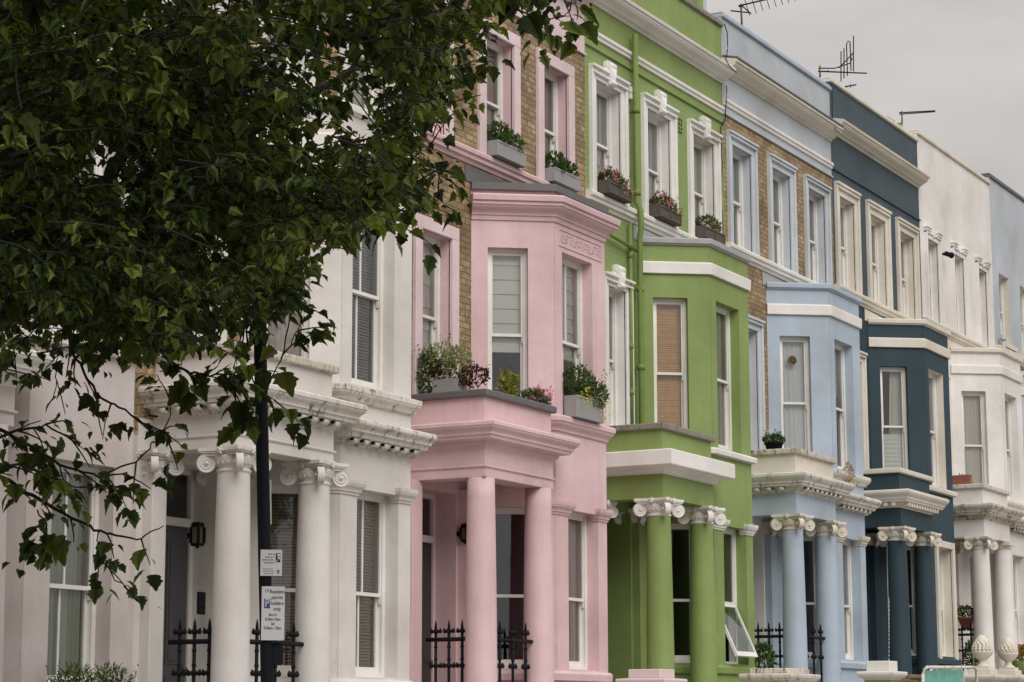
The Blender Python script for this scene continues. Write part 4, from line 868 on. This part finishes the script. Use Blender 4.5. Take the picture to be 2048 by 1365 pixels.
# ------------------------------------------------------------------ garden piers, walls, finials
def pier(px, py, Y, w, label, body, cap, block=None, zg=None, up=.16, wl=None):
    c = at(px, py, Y); T = thing('garden_pier', label, 'gate pier', (c.x, Y, 0), 'garden piers along the pavement'); g = ground_z(c.x); z = c.z; h = w/2; hl = (wl or w)/2
    m = MB(); m.box((-hl, -h, g-.1), (hl, h, z-.13)); m.build('pier_shaft', body, T, bevel=.01)
    m = MB(); P = [(-hl, h), (-hl, -h), (hl, -h), (hl, h)]
    m.sweep(P, [(-.1, z-.15), (.0, z-.145), (.02, z-.12), (.06, z-.10), (.09, z-.06), (.095, z-.03), (.09, z-.01), (-.02, z), (-.1, z)], closed=True)
    m.box((-hl+.01, -h+.01, z-.1), (hl-.01, h-.01, z-.003)); m.box((-hl+.03, -h+.03, z-.002), (hl-.03, h-.03, z+up)); m.build('pier_cap', cap, T, bevel=.008)
    return T, z+up
pier(1303, 1357, -2.3, .50, 'pink garden pier with a flat cap beside the green porch', 'pink', 'pink_soft', up=.11)
pier(1560, 1348, -2.3, .62, 'wide garden pier with weathered cream cap below the blue columns', 'worn', 'worn', up=.07, wl=.95)
pier(1764, 1343, -2.3, .45, 'green garden pier with stepped white cap below the dark teal columns', 'green', 'trim', up=.16)
Ta, z1_ = pier(1966, 1350, -2.3, .48, 'cream-capped pier under the nearer pinecone finial', 'teal', 'cream', up=.10)
Tb, z2_ = pier(2018, 1352, -2.3, .44, 'cream-capped pier under the farther pinecone finial', 'teal', 'cream', up=.10)
def finial(x, y, z, label, s=1.0):
    T = thing('pinecone_finial', label, 'finial', (x, y, z), 'stone pinecone finials')
    m = MB(); m.box((-.15*s, -.15*s, .0), (.15*s, .15*s, .05)); m.lathe((0, 0, 0), [(.12*s, .05), (.115*s, .07), (.07*s, .10), (.06*s, .15), (.075*s, .165), (.11*s, .19), (.17*s, .25), (.195*s, .30), (.2*s, .315), (.17*s, .32)], 24); m.build('urn', 'cream', T)
    m = MB(); m.lathe((0, 0, .30), [(.155*s, 0), (.16*s, .06), (.15*s, .14), (.12*s, .22), (.07*s, .29), (.001, .32)], 20)
    for j in range(8):
        zz = .315+j*.037; rr = (.165, .168, .162, .15, .132, .108, .078, .042)[j]*s; n = max(5, int(rr*90))
        for i in range(n): a_ = 2*math.pi*(i+.5*(j % 2))/n; m.ball((rr*math.cos(a_), rr*math.sin(a_), zz), .031*s, sz=1.15, seg=6, rings=4)
    m.build('pinecone', 'cream', T); return T
finial(Ta.location.x, -2.3, z1_, 'cream stone pinecone finial nearer the camera')
finial(Tb.location.x, -2.3, z2_, 'cream stone pinecone finial nearer the right edge', .97)
def gwall(x0, x1, z, mat, label, cap=None):
    T = thing('garden_wall', label, 'garden wall', ((x0+x1)/2, -2.3, 0), 'low garden walls along the pavement'); h = (x1-x0)/2; g = ground_z((x0+x1)/2)-.15
    m = MB(); m.box((-h, -.11, g), (h, .11, z)); m.build('wall_body', mat, T)
    m = MB(); m.box((-h, -.15, z), (h, .15, z+.06)); m.build('wall_coping', cap or mat, T, bevel=.01)
zz = lambda x: ground_z(x)+.62
gwall(-15.4, -10.7, zz(-13), 'greywhite', 'low white garden wall of the house behind the tree'); gwall(-10.2, -5.7, zz(-8), 'greywhite', 'low white garden wall behind the sign post')
gwall(-5.0, -1.2, zz(-3), 'pink', 'low pink garden wall'); gwall(.5, 3.2, zz(2), 'green', 'low green garden wall'); gwall(6.2, 8.0, zz(7), 'blue_deep', 'low blue garden wall')
xw0, xw1 = at(1806, 1358, -2.3).x, at(1846, 1358, -2.3).x; gwall(xw0, xw1, at(1825, 1358, -2.3).z, 'brick', 'low brown brick garden wall beside the green pier', 'brick')
# tubular frame with green glass
def glazed():
    T = thing('glazed_frame', 'pale tubular frame with sea-green glass panels at bottom right', 'glazed frame', (0, 0, 0)); Y = -2.9; m = MB()
    def arch(xa, xb, yt, Yd=0.0):
        return [A(xa, 1420, Y+Yd), A(xa, yt+14, Y+Yd), A(xa+2, yt+5, Y+Yd), A(xa+8, yt, Y+Yd), A(xb-4, yt, Y+Yd), A(xb, yt+6, Y+Yd), A(xb+1, 1420, Y+Yd)]
    m.tube(arch(1846, 1953, 1335, -.1), .026, 8); m.tube(arch(1857, 1926, 1338, .25), .02, 8); m.tube([A(1874, 1339, Y+.2), A(1875, 1420, Y+.2)], .014, 6); m.tube([A(1906, 1338, Y+.2), A(1908, 1420, Y+.2)], .018, 6)
    m.build('tube_frame', 'worn', T)
    m = MB(); m.quad([A(1848, 1342, Y), A(1926, 1339, Y), A(1927, 1420, Y), A(1849, 1420, Y)]); m.quad([A(1848, 1342, Y+.02), A(1926, 1339, Y+.02), A(1927, 1420, Y+.02), A(1849, 1420, Y+.02)])
    gm, nt, b = newmat('sea_green_glass'); n1 = noise(nt, scaled(nt, (3, 3, 3)), 1.6, 4); L(nt, mixc(nt, n1.outputs[0], (.02, .30, .21), (.22, .55, .43)), b.inputs['Base Color']); b.inputs['Roughness'].default_value = .15
    m.build('glass_panel', gm, T, normals=False)
glazed()

# ------------------------------------------------------------------ sign post
D0 = 14.3
YP = -6.27; pb = at(536, 1440, YP); pt = at(514, 380, YP)
PX_, PY_ = pb.x, pb.y; top = Vector((pt.x, pt.y, pt.z)); bot = Vector((pb.x, pb.y, pb.z)); dirv = (top-bot).normalized()
foot = bot-dirv*((bot.z-ground_z(bot.x, .1))/dirv.z)
T = thing('sign_post', 'leaning black metal street post in front of the white columns', 'sign post', tuple(foot))
m = MB(); tp = top-foot; m.tube([Vector((0, 0, 0)), tp*.25, tp*.5, tp*.75, tp], .041, 20); m.tube([tp, tp+dirv*.03], .045, 20); m.build('post', 'black', T)
m = MB(); a0 = at(541, 960, YP)-_f*.03-foot; a1 = at(542.5, 1048, YP)-_f*.03-foot; tv = -_f*.012
m.quad([a0+_r*-.012+tv*2, a0+_r*.012+tv*2, a1+_r*.006+tv*2, a1+_r*-.012+tv*2]); m.tube([a0+tv, a1+tv], .009, 6); m.build('tape', 'drape_cream', T)
m = MB(); c = at(551, 1308, YP-.02)-foot; ud = Vector((math.cos(math.radians(-52)), math.sin(math.radians(-52)), 0)); 
Fs = Frame(foot.x, foot.y, -52)
m.fbox(Frame(c.x, c.y, -52), -.045, .045, -.05, .05, c.z-.07, c.z+.07); m.build('cable_box', 'black', T, bevel=.006)
def textmesh(txt, size, name, parent, mat, P, u, z, squash=1.0):
    cu = bpy.data.curves.new(name, 'FONT'); cu.body = txt; cu.size = size; cu.align_x = 'CENTER'; cu.align_y = 'CENTER'; cu.extrude = .0004; cu.space_line = .95; cu.offset = size*.006
    o = bpy.data.objects.new(name, cu); C.objects.link(o); dg = bpy.context.evaluated_depsgraph_get(); me = bpy.data.meshes.new_from_object(o.evaluated_get(dg)); bpy.data.objects.remove(o); bpy.data.curves.remove(cu)
    for v in me.vertices: v.co = P(u+v.co.x*squash, .0025+v.co.z, z+v.co.y)
    me.materials.clear(); me.materials.append(M[mat]); ob = bpy.data.objects.new(name, me); C.objects.link(ob); ob.parent = parent; return ob
M['sign_white'] = plain('sign_face', (0.66, 0.64, 0.63), .35, .05, 3)
M['sign_blue'] = plain('sign_blue', (0.03, 0.06, 0.25), .4, .1)
M['ink'] = plain('sign_ink', (0.02, 0.02, 0.025), .5, .1)
M['ink_grey'] = plain('faded_ink', (0.16, 0.15, 0.16), .5, .1)
def sign(name, label, pxc, pyc, wpx, hpx, deg):
    c = at(pxc, pyc, YP-.065); F = Frame(c.x, c.y, deg); view = Vector((c.x-CAMX, c.y-CAMY, 0)).normalized()
    fore = abs(F.nx*view.x+F.ny*view.y); s = (c-Vector((CAMX, CAMY, 0))).dot(_f)/FPX; w = wpx*s/fore; h = hpx*s
    T = thing(name, label, 'sign', (0, 0, 0), 'parking signs on the black post'); P = lambda u, d, z: Vector(F.P(u, d, c.z+z))
    m = MB(); m.fbox(F, -w/2, w/2, -.003, .001, c.z-h/2, c.z+h/2)
    m.build('plate', 'sign_white', T); m = MB()
    for zz in (h*.32, -h*.32): m.fbox(F, -.035, .035, -.045, -.003, c.z+zz-.012, c.z+zz+.012)
    m.build('bracket', 'lead', T); return T, P, w, h, F, c
T, P, w, h, F, c = sign('parking_sign', 'tall white sign reading Resident permit holders only', 546, 1227, 46, 107, -50)
sq = .80
for i, t_ in enumerate(('Resident', 'permit', 'holders', 'only')): textmesh(t_, .034, 'lettering', T, 'ink', P, w*.17, h*.40-i*.036, sq)
for i, (t_, sz, mt) in enumerate((('Mon-Fri', .024, 'sign_blue'), ('8.30am-10pm', .026, 'ink'), ('Sat', .026, 'ink'), ('8.30am-1.30pm', .026, 'ink'))): textmesh(t_, sz, 'lettering', T, mt, P, 0, -.010-i*.0275, sq*.85)
m = MB(); m.fbox(F, -w*.39, -w*.14, .0012, .0018, c.z+h*.09, c.z+h*.27); m.build('blue_panel', 'sign_blue', T); textmesh('P', .075, 'lettering', T, 'sign_white', P, -w*.262, h*.185, .7)
m = MB(); hz = c.z+h*.42
m.tube([F.P(-w*.34, .002, hz+.008), F.P(-w*.34, .002, hz-.010), F.P(-w*.29, .002, hz-.010)], .0016, 5); m.tube([F.P(-w*.27, .002, hz+.004), F.P(-w*.22, .002, hz-.008), F.P(-w*.22, .002, hz+.012)], .002, 5); m.build('arrow_mark', 'ink', T)
T, P, w, h, F, c = sign('notice_sign', 'small white notice sign with black pictogram, above the taller sign', 542.5, 1126, 43, 52, -50)
rnd = random.Random(3)
m = MB()       # the print is too small to read in the place: broken lines
for (z_, a_, b_, hh) in ((.33, -.15, .15, .0045), (.215, -.28, .15, .0045), (.11, -.40, .15, .0045), (.0, -.32, .15, .0045), (-.24, -.40, .12, .003), (-.32, -.36, .12, .003), (-.41, -.33, .12, .003)):
    u = a_*w
    while u < b_*w-.006: l_ = rnd.uniform(.007, .018); u2 = min(b_*w, u+l_); m.fbox(F, u, u2, .0012, .0018, c.z+z_*h-hh, c.z+z_*h+hh*.8); u = u2+.004
m.build('print', 'ink_grey', T)
m = MB(); m.fbox(F, w*.20, w*.42, .0012, .0018, c.z+h*.02, c.z+h*.37); m.build('pictogram', 'ink', T)
m = MB(); m.fbox(F, w*.27, w*.40, .002, .0024, c.z+h*.26, c.z+h*.345); m.fbox(F, w*.30, w*.39, .002, .0024, c.z+h*.14, c.z+h*.24); m.tube([F.P(w*.235, .0022, c.z+h*.08), F.P(w*.28, .0022, c.z+h*.08)], .006, 8); m.build('figure', 'sign_white', T)
m = MB(); m.fbox(F, w*.28, w*.37, .0012, .0018, c.z-h*.42, c.z-h*.33); m.tube([F.P(w*.25, .0016, c.z-h*.33), F.P(w*.325, .0016, c.z-h*.26), F.P(w*.40, .0016, c.z-h*.33)], .003, 5); m.build('emblem', 'ink_grey', T)
# ------------------------------------------------------------------ tree
OUT = [(-900, -900), (1120, -900), (1105, -30), (1080, 15), (1015, 20), (950, 40), (900, 110), (875, 175), (865, 290), (835, 330), (840, 380), (780, 415), (725, 450), (670, 478), (610, 505), (570, 560), (545, 610), (530, 670), (490, 700), (420, 680), (300, 685), (230, 700), (150, 700), (80, 715), (0, 735), (-400, 900), (-900, 1000)]
def inside(x, y, poly):
    c = False; j = len(poly)-1
    for i in range(len(poly)):
        xi, yi = poly[i]; xj, yj = poly[j]
        if (yi > y) != (yj > y) and x < (xj-xi)*(y-yi)/(yj-yi)+xi: c = not c
        j = i
    return c
from mathutils import noise as mnoise
LOBES = [(0, 0), (.14, -.05), (.34, .02), (.44, .14), (.35, .25), (.52, .42), (.36, .50), (.30, .64), (.19, .72), (.10, .90), (0, 1.0)]
class Crown:
    def __init__(s): s.v = []; s.f = []; s.t = []; s.tw = MB(); s.rnd = random.Random(11)
    def leaf(s, c, d, n, l, tone):
        d = d.normalized(); sd = d.cross(n); sd = sd.normalized() if sd.length > 1e-3 else Vector((1, 0, 0)); up = sd.cross(d)
        i = len(s.v); m = len(LOBES); R = s.rnd; curl = R.uniform(.05, .6); fold = R.uniform(.1, .45); asym = R.uniform(.85, 1.1)
        for x, y in LOBES: s.v.append(c+d*(l*y)+up*(-curl*l*y*y))
        for sg in (1, -1):
            for x, y in LOBES[1:-1]: s.v.append(c+d*(l*y)+sd*(sg*x*l*(asym if sg > 0 else 1))+up*(fold*x*l-curl*l*(y*y+.6*x*x)))
        for sg, off in ((1, i+m), (-1, i+2*m-2)):
            s.f.append((i, off, i+1)); s.t.append(tone)
            for q in range(m-3): s.f.append((i+q+1, off+q, off+q+1, i+q+2)); s.t.append(tone)
            s.f.append((i+m-2, off+m-3, i+m-1)); s.t.append(tone)
    def spray(s, p, d, length, n, l, bright=0.0, twig=True):
        R = s.rnd; pts = []; q = Vector(p); dd = Vector(d).normalized(); st = length/n
        for i in range(n):
            pts.append(q.copy()); q = q+dd*st; dd = (dd+Vector((R.uniform(-.15, .15), R.uniform(-.15, .15), R.uniform(-.22, .06)))).normalized()
            for w in range(R.choice((1, 2, 2))):
                a = R.random()*6.28; side = Vector((math.cos(a), math.sin(a), R.uniform(-.7, .35))); ld = dd*.5+side; pet = ld.normalized()*R.uniform(.03, .10)
                nn = Vector((R.uniform(-.7, .7), R.uniform(-.7, .7), 1)); s.leaf(q+pet, ld+Vector((0, 0, -.35)), nn, l*R.choice((.45, .6, .75, .9, 1.0, 1.1, 1.3)), min(1, max(0, R.random()**2.2*.8+bright)))
        pts.append(q)
        if twig and len(pts) > 2: s.tw.tube(pts, .006, 4, taper=.003, cap=False)
cr = Crown(); R = cr.rnd
trunk = Vector((-21.6, -6.3, ground_z(-21.6)))
def dens(x, y):
    v = mnoise.fractal(Vector((x/190.0, y/190.0, 3.3)), 1.0, 2.1, 3)
    return v
count = 0
while count < 2500:
    x, y = R.uniform(-60, 1190), R.uniform(-60, 790)
    if not inside(x, y, OUT): continue
    g = dens(x, y); edge = 0
    if g < -.13 and R.random() < .88: continue
    if mnoise.fractal(Vector((x/45.0, y/45.0, 9.1)), 1.0, 2.0, 2) < (-.22 if x < 430 else -.04) and R.random() < .95: continue
    right = max(0, (x-520)/600.0)
    if R.random() < right*.45: continue
    D = R.uniform(11.2, 17.0) if x < 800 else R.uniform(13.0, 17.0)
    p = atr(x, y, D); out = (p-Vector((-21.0, -7.0, 2.0))); out.z *= .3
    d = out.normalized()+Vector((R.uniform(-.8, .8), R.uniform(-.8, .8), R.uniform(-.6, .5)))
    # keep the tips from straying far past the outline
    tip = p+d.normalized()*.35; rel = tip-Vector((CAMX, CAMY, 0)); tx = 1024+FPX*(rel.dot(_r)/rel.dot(_f)); ty = 682.5-FPX*(rel.dot(_u)/rel.dot(_f))
    if not inside(tx, ty, OUT) and R.random() < .95: d = Vector((-d.x*.3, d.y, abs(d.z)))
    cr.spray(p, d, R.uniform(.25, .5), R.randint(4, 7), R.uniform(.058, .092), bright=(.75 if R.random() < .4 else .4) if (R.random() < .12 or g > .35) else 0.0); count += 1  # raised tone on some sprays and clumps paints sunlit leaves into the colour
count = 0
while count < 800:      # the rest of the crown, above and to the left of the view
    x, y = R.uniform(-900, 1180), R.uniform(-900, 990)
    if not inside(x, y, OUT) or (x > -60 and y > -60): continue
    D = R.uniform(10.8, 17.5); p = atr(x, y, D); d = Vector((R.uniform(-1, 1), R.uniform(-1, 1), R.uniform(-.6, .4))); cr.spray(p, d, .5, 7, .15); count += 1
# long low branches that hang in front of the white houses
limbs = MB()
def branch(pts, D, r0, r1, every=.22, l=.088, n=(2, 6), ln=.22, skip=0.0):
    P_ = [atr(x, y, D+(dd if dd else 0)) for (x, y, *rest) in pts for dd in [rest[0] if rest else 0]]
    Q = []
    for a_, b_ in zip(P_, P_[1:]):
        m_ = 5
        for i in range(m_): Q.append(a_.lerp(b_, i/m_)+Vector((R.uniform(-.01, .01), R.uniform(-.01, .01), R.uniform(-.01, .01))))
    Q.append(P_[-1]); limbs.tube(Q, r0, 6, taper=r1)
    acc = 0
    for a_, b_ in zip(Q, Q[1:]):
        acc += (b_-a_).length
        if acc > every and R.random() > skip:
            acc = 0; dd = (b_-a_).normalized()+Vector((R.uniform(-.9, .9), R.uniform(-.9, .9), R.uniform(-1.0, .25))); cr.spray(b_, dd, ln*R.uniform(.6, 1.2), R.randint(*n), l*R.uniform(.8, 1.1), bright=.15 if R.random() < .2 else 0)
branch([(-60, 920), (20, 965), (90, 1010), (180, 1055), (230, 1073), (282, 1078), (327, 1052)], 13.2, .014, .003, .2, skip=.15)
branch([(195, 1060), (200, 1110), (232, 1160), (262, 1178)], 13.2, .005, .003, .12, l=.08, skip=.3)
branch([(75, 1020), (92, 1050), (100, 1088)], 13.2, .005, .003, .06, l=.14)
branch([(130, 640), (150, 715), (195, 790), (240, 815), (300, 850), (335, 880)], 13.6, .010, .004, .10, n=(2, 3))
branch([(130, 650), (112, 740), (105, 800)], 13.6, .004, .003, .12, skip=.2)
branch([(320, 700), (355, 735), (395, 750), (450, 752), (515, 745)], 13.4, .010, .004, .09, l=.14, n=(2, 3), ln=.14)
branch([(450, 752), (470, 780), (468, 805)], 13.4, .005, .003, .06, l=.12)
branch([(200, 955), (270, 925), (315, 880), (343, 835), (340, 800)], 13.6, .006, .003, .2, skip=.1)
branch([(-60, 830), (40, 880), (120, 930), (200, 955), (255, 945)], 13.0, .012, .004, .07)
branch([(-60, 900), (30, 860), (90, 850), (150, 880)], 12.6, .01, .004, .06, n=(3, 5))
branch([(-60, 950), (40, 930), (110, 960), (160, 975)], 12.6, .01, .004, .09)
branch([(560, 720), (590, 610), (610, 555), (640, 520)], 13.8, .005, .004, .25, skip=.2)
branch([(540, 760), (575, 700), (600, 650)], 13.8, .004, .003, .16)
branch([(1000, 10), (1060, 28), (1090, 45), (1110, 38), (1140, 22)], 15.5, .008, .003, .10, l=.095, n=(2, 3), ln=.15)
branch([(1060, 28), (1095, 55), (1088, 80)], 14.0, .005, .003, .05, l=.11, n=(1, 2), ln=.1)
branch([(840, 330), (880, 350), (905, 365)], 15, .005, .003, .1); branch([(860, 130), (900, 140), (940, 125)], 15, .005, .003, .12, l=.10)
branch([(760, 440), (820, 420), (870, 405), (885, 380)], 14.6, .006, .003, .10)
branch([(500, 740), (520, 790), (548, 800)], 13.5, .006, .003, .12, l=.10)
# main limbs
def limb(pts, r0, r1):
    P_ = [Vector(p) for p in pts]; Q = []
    for a_, b_ in zip(P_, P_[1:]):
        for i in range(6): Q.append(a_.lerp(b_, i/6)+Vector((R.uniform(-.02, .02), R.uniform(-.02, .02), R.uniform(-.02, .02))))
    Q.append(P_[-1]); limbs.tube(Q, r0, 10, taper=r1)
fork = trunk+Vector((.2, -.1, 3.4))
limb([fork, atr(-80, 520, 12.5), atr(200, 400, 13.5), atr(430, 300, 14.2), atr(640, 180, 15), atr(830, 60, 15.8), atr(1010, 5, 16.2)], .06, .010)
limb([fork, atr(-40, 640, 12.2), atr(160, 600, 13), atr(330, 560, 13.5), atr(500, 500, 14), atr(680, 440, 14.5), atr(790, 420, 15)], .045, .008)
limb([fork, atr(-60, 300, 12.5), atr(150, 120, 14), atr(380, -60, 15), atr(700, -250, 16)], .08, .02)
limb([fork, atr(-200, 760, 12.0), atr(-80, 900, 12.8)], .05, .014)
limb([atr(200, 400, 13.5), atr(290, 230, 14), atr(330, 60, 14.4)], .05, .012); limb([atr(430, 300, 14.2), atr(560, 360, 14.4), atr(640, 330, 14.6)], .04, .01)
limb([atr(330, 560, 13.5), atr(370, 650, 13.5), atr(400, 720, 13.4)], .03, .008)
limb([fork, fork+Vector((-.8, -.6, 2.2)), fork+Vector((-1.2, -1.4, 4.0))], .12, .03)
T = thing('street_tree', 'large leafy tree overhanging the street from the left', 'tree', tuple(trunk))
me = bpy.data.meshes.new('foliage'); me.from_pydata([tuple(v-trunk) for v in cr.v], [], cr.f); me.materials.append(M['tree_leaf']); me.polygons.foreach_set('use_smooth', [True]*len(me.polygons))
a_ = me.attributes.new('tone', 'FLOAT', 'FACE'); a_.data.foreach_set('value', cr.t)
o = bpy.data.objects.new('foliage', me); C.objects.link(o); o.parent = T; print('leaves faces', len(cr.f))
for mbb, nm in ((cr.tw, 'twigs'), (limbs, 'branches')):
    mbb.v = [tuple(Vector(v)-trunk) for v in mbb.v]; mbb.build(nm, 'bark', T, normals=False)
m = MB(); m.tube([Vector((0, 0, -.1)), Vector((.02, 0, .2)), Vector((.05, -.02, 1.2)), Vector((.1, -.05, 2.2)), fork-trunk], .30, 18, taper=.17)
m.lathe((0, 0, -.05), [(.42, 0), (.33, .12), (.28, .3)], 18); m.build('trunk', 'bark', T, normals=False)

# ------------------------------------------------------------------ ground
def sheet(name, x0, x1, y0, y1, off, mat, n=1):
    mb = MB(); xs = [x0, -70, 70, x1]
    for a_, b_ in zip(xs, xs[1:]):
        za, zb = ground_z(max(-70, min(70, a_)), off), ground_z(max(-70, min(70, b_)), off); mb.quad([(a_, y0, za), (b_, y0, zb), (b_, y1, zb), (a_, y1, za)])
    o = mb.build(name, mat, normals=False); o['kind'] = 'structure'; return o
M['asphalt'] = plain('asphalt', (0.075, 0.075, 0.077), .9, .25, 3, 0, .3); M['paving'] = brick('paving', (.30, .285, .26), (.25, .24, .225), (.12, .11, .10)); M['earth'] = plain('earth', (.12, .11, .09), .95, .3, 1)
M['kerb'] = plain('kerb_stone', (.28, .27, .26), .8, .2, 3)
def paving_mat():
    m, nt, b = newmat('paving_slabs'); tc = nt.nodes.new('ShaderNodeTexCoord'); br = nt.nodes.new('ShaderNodeTexBrick'); L(nt, tc.outputs['Object'], br.inputs['Vector']); br.inputs['Scale'].default_value = 1
    br.inputs['Brick Width'].default_value = .9; br.inputs['Row Height'].default_value = .6; br.inputs['Mortar Size'].default_value = .008; br.inputs['Color1'].default_value = (.44, .42, .385, 1); br.inputs['Color2'].default_value = (.37, .355, .33, 1); br.inputs['Mortar'].default_value = (.09, .085, .08, 1)
    L(nt, br.outputs['Color'], b.inputs['Base Color']); b.inputs['Roughness'].default_value = .85; return m
M['paving'] = paving_mat()
sheet('ground', -600, 600, -600, 600, -.08, 'earth'); sheet('road', -300, 300, -13.2, -6.9, -.02, 'asphalt')
sheet('pavement', -300, 300, -6.75, -.01, .10, 'paving'); sheet('pavement', -300, 300, -17.0, -13.35, .10, 'paving')
for y in (-6.75, -13.35):
    mb = MB(); s_ = -1 if y == -6.75 else 1; ya, yb = sorted((y, y+s_*.15)); g0, g1 = ground_z(-70), ground_z(70)
    for (p, q) in (((ya, g0+.105), (yb, g0+.105)), ((yb, g0+.105), (yb, g0-.1)), ((ya, g0-.1), (ya, g0+.105))):
        dz = g1-g0; mb.quad([(-70, p[0], p[1]), (70, p[0], p[1]+dz), (70, q[0], q[1]+dz), (-70, q[0], q[1])])
    o = mb.build('kerb', 'kerb', normals=False); o['kind'] = 'structure'

# ------------------------------------------------------------------ camera, sky, sun
cam = bpy.data.cameras.new('camera'); co = bpy.data.objects.new('camera', cam); C.objects.link(co)
cam.sensor_fit = 'HORIZONTAL'; cam.sensor_width = 36; cam.lens = FPX/2048*36; cam.clip_start = .1; cam.clip_end = 3000
mw = Matrix(((_r.x, _u.x, -_f.x, CAMX), (_r.y, _u.y, -_f.y, CAMY), (_r.z, _u.z, -_f.z, 0), (0, 0, 0, 1))); co.matrix_world = mw
bpy.context.scene.camera = co
SUN_EL, SUN_AZ = math.radians(42), math.radians(-128)      # azimuth measured from +X, towards the street
w = bpy.data.worlds.new('World'); bpy.context.scene.world = w; w.use_nodes = True; nt = w.node_tree; bg = nt.nodes['Background']
sky = nt.nodes.new('ShaderNodeTexSky'); sky.sky_type = 'NISHITA'; sky.sun_disc = False; sky.sun_elevation = SUN_EL; sky.sun_rotation = math.pi/2-SUN_AZ; sky.dust_density = 3
hs = nt.nodes.new('ShaderNodeHueSaturation'); hs.inputs['Saturation'].default_value = .15; L(nt, sky.outputs[0], hs.inputs['Color'])
tc = nt.nodes.new('ShaderNodeTexCoord'); sp = nt.nodes.new('ShaderNodeSeparateXYZ'); L(nt, tc.outputs['Generated'], sp.inputs[0])
# overcast: brighter overhead than at the horizon
g = nt.nodes.new('ShaderNodeMapRange'); g.inputs['From Min'].default_value = 0.05; g.inputs['From Max'].default_value = 1.0; g.inputs['To Min'].default_value = 2.98; g.inputs['To Max'].default_value = 9.5; L(nt, sp.outputs[2], g.inputs['Value'])
mp = nt.nodes.new('ShaderNodeMapping'); mp.inputs['Scale'].default_value = (1, 1, 3.2); L(nt, tc.outputs['Generated'], mp.inputs[0])
n1 = noise(nt, mp.outputs[0], 7.5, 5, .5); cr_ = ramp(nt, n1.outputs[0], .34, .68, (.88, .87, .87, 1), (1.07, 1.055, 1.04, 1))
cl = nt.nodes.new('ShaderNodeVectorMath'); cl.operation = 'SCALE'; L(nt, cr_.outputs[0], cl.inputs[0]); L(nt, g.outputs[0], cl.inputs['Scale'])
tint = mixc(nt, 1.0, cl.outputs[0], (1.0, .974, .955), 'MULTIPLY'); 
fin = mixc(nt, .93, hs.outputs[0], tint); L(nt, fin, bg.inputs[0]); bg.inputs[1].default_value = .1
sl = bpy.data.lights.new('sun', 'SUN'); sl.energy = 1.5; sl.angle = math.radians(45); sl.color = (1, .985, .965); so = bpy.data.objects.new('sun', sl); C.objects.link(so)
sd = Vector((math.cos(SUN_EL)*math.cos(SUN_AZ), math.cos(SUN_EL)*math.sin(SUN_AZ), math.sin(SUN_EL))); so.rotation_euler = sd.to_track_quat('Z', 'Y').to_euler(); so.location = (0, -20, 30)
sc = bpy.context.scene; sc.view_settings.view_transform = 'Standard'; sc.view_settings.look = 'None'; sc.view_settings.exposure = 0.46; sc.view_settings.gamma = 1
sc.render.engine = 'CYCLES'; sc.cycles.max_bounces = 8; sc.cycles.diffuse_bounces = 4; sc.cycles.transparent_max_bounces = 16; sc.cycles.use_denoising = True
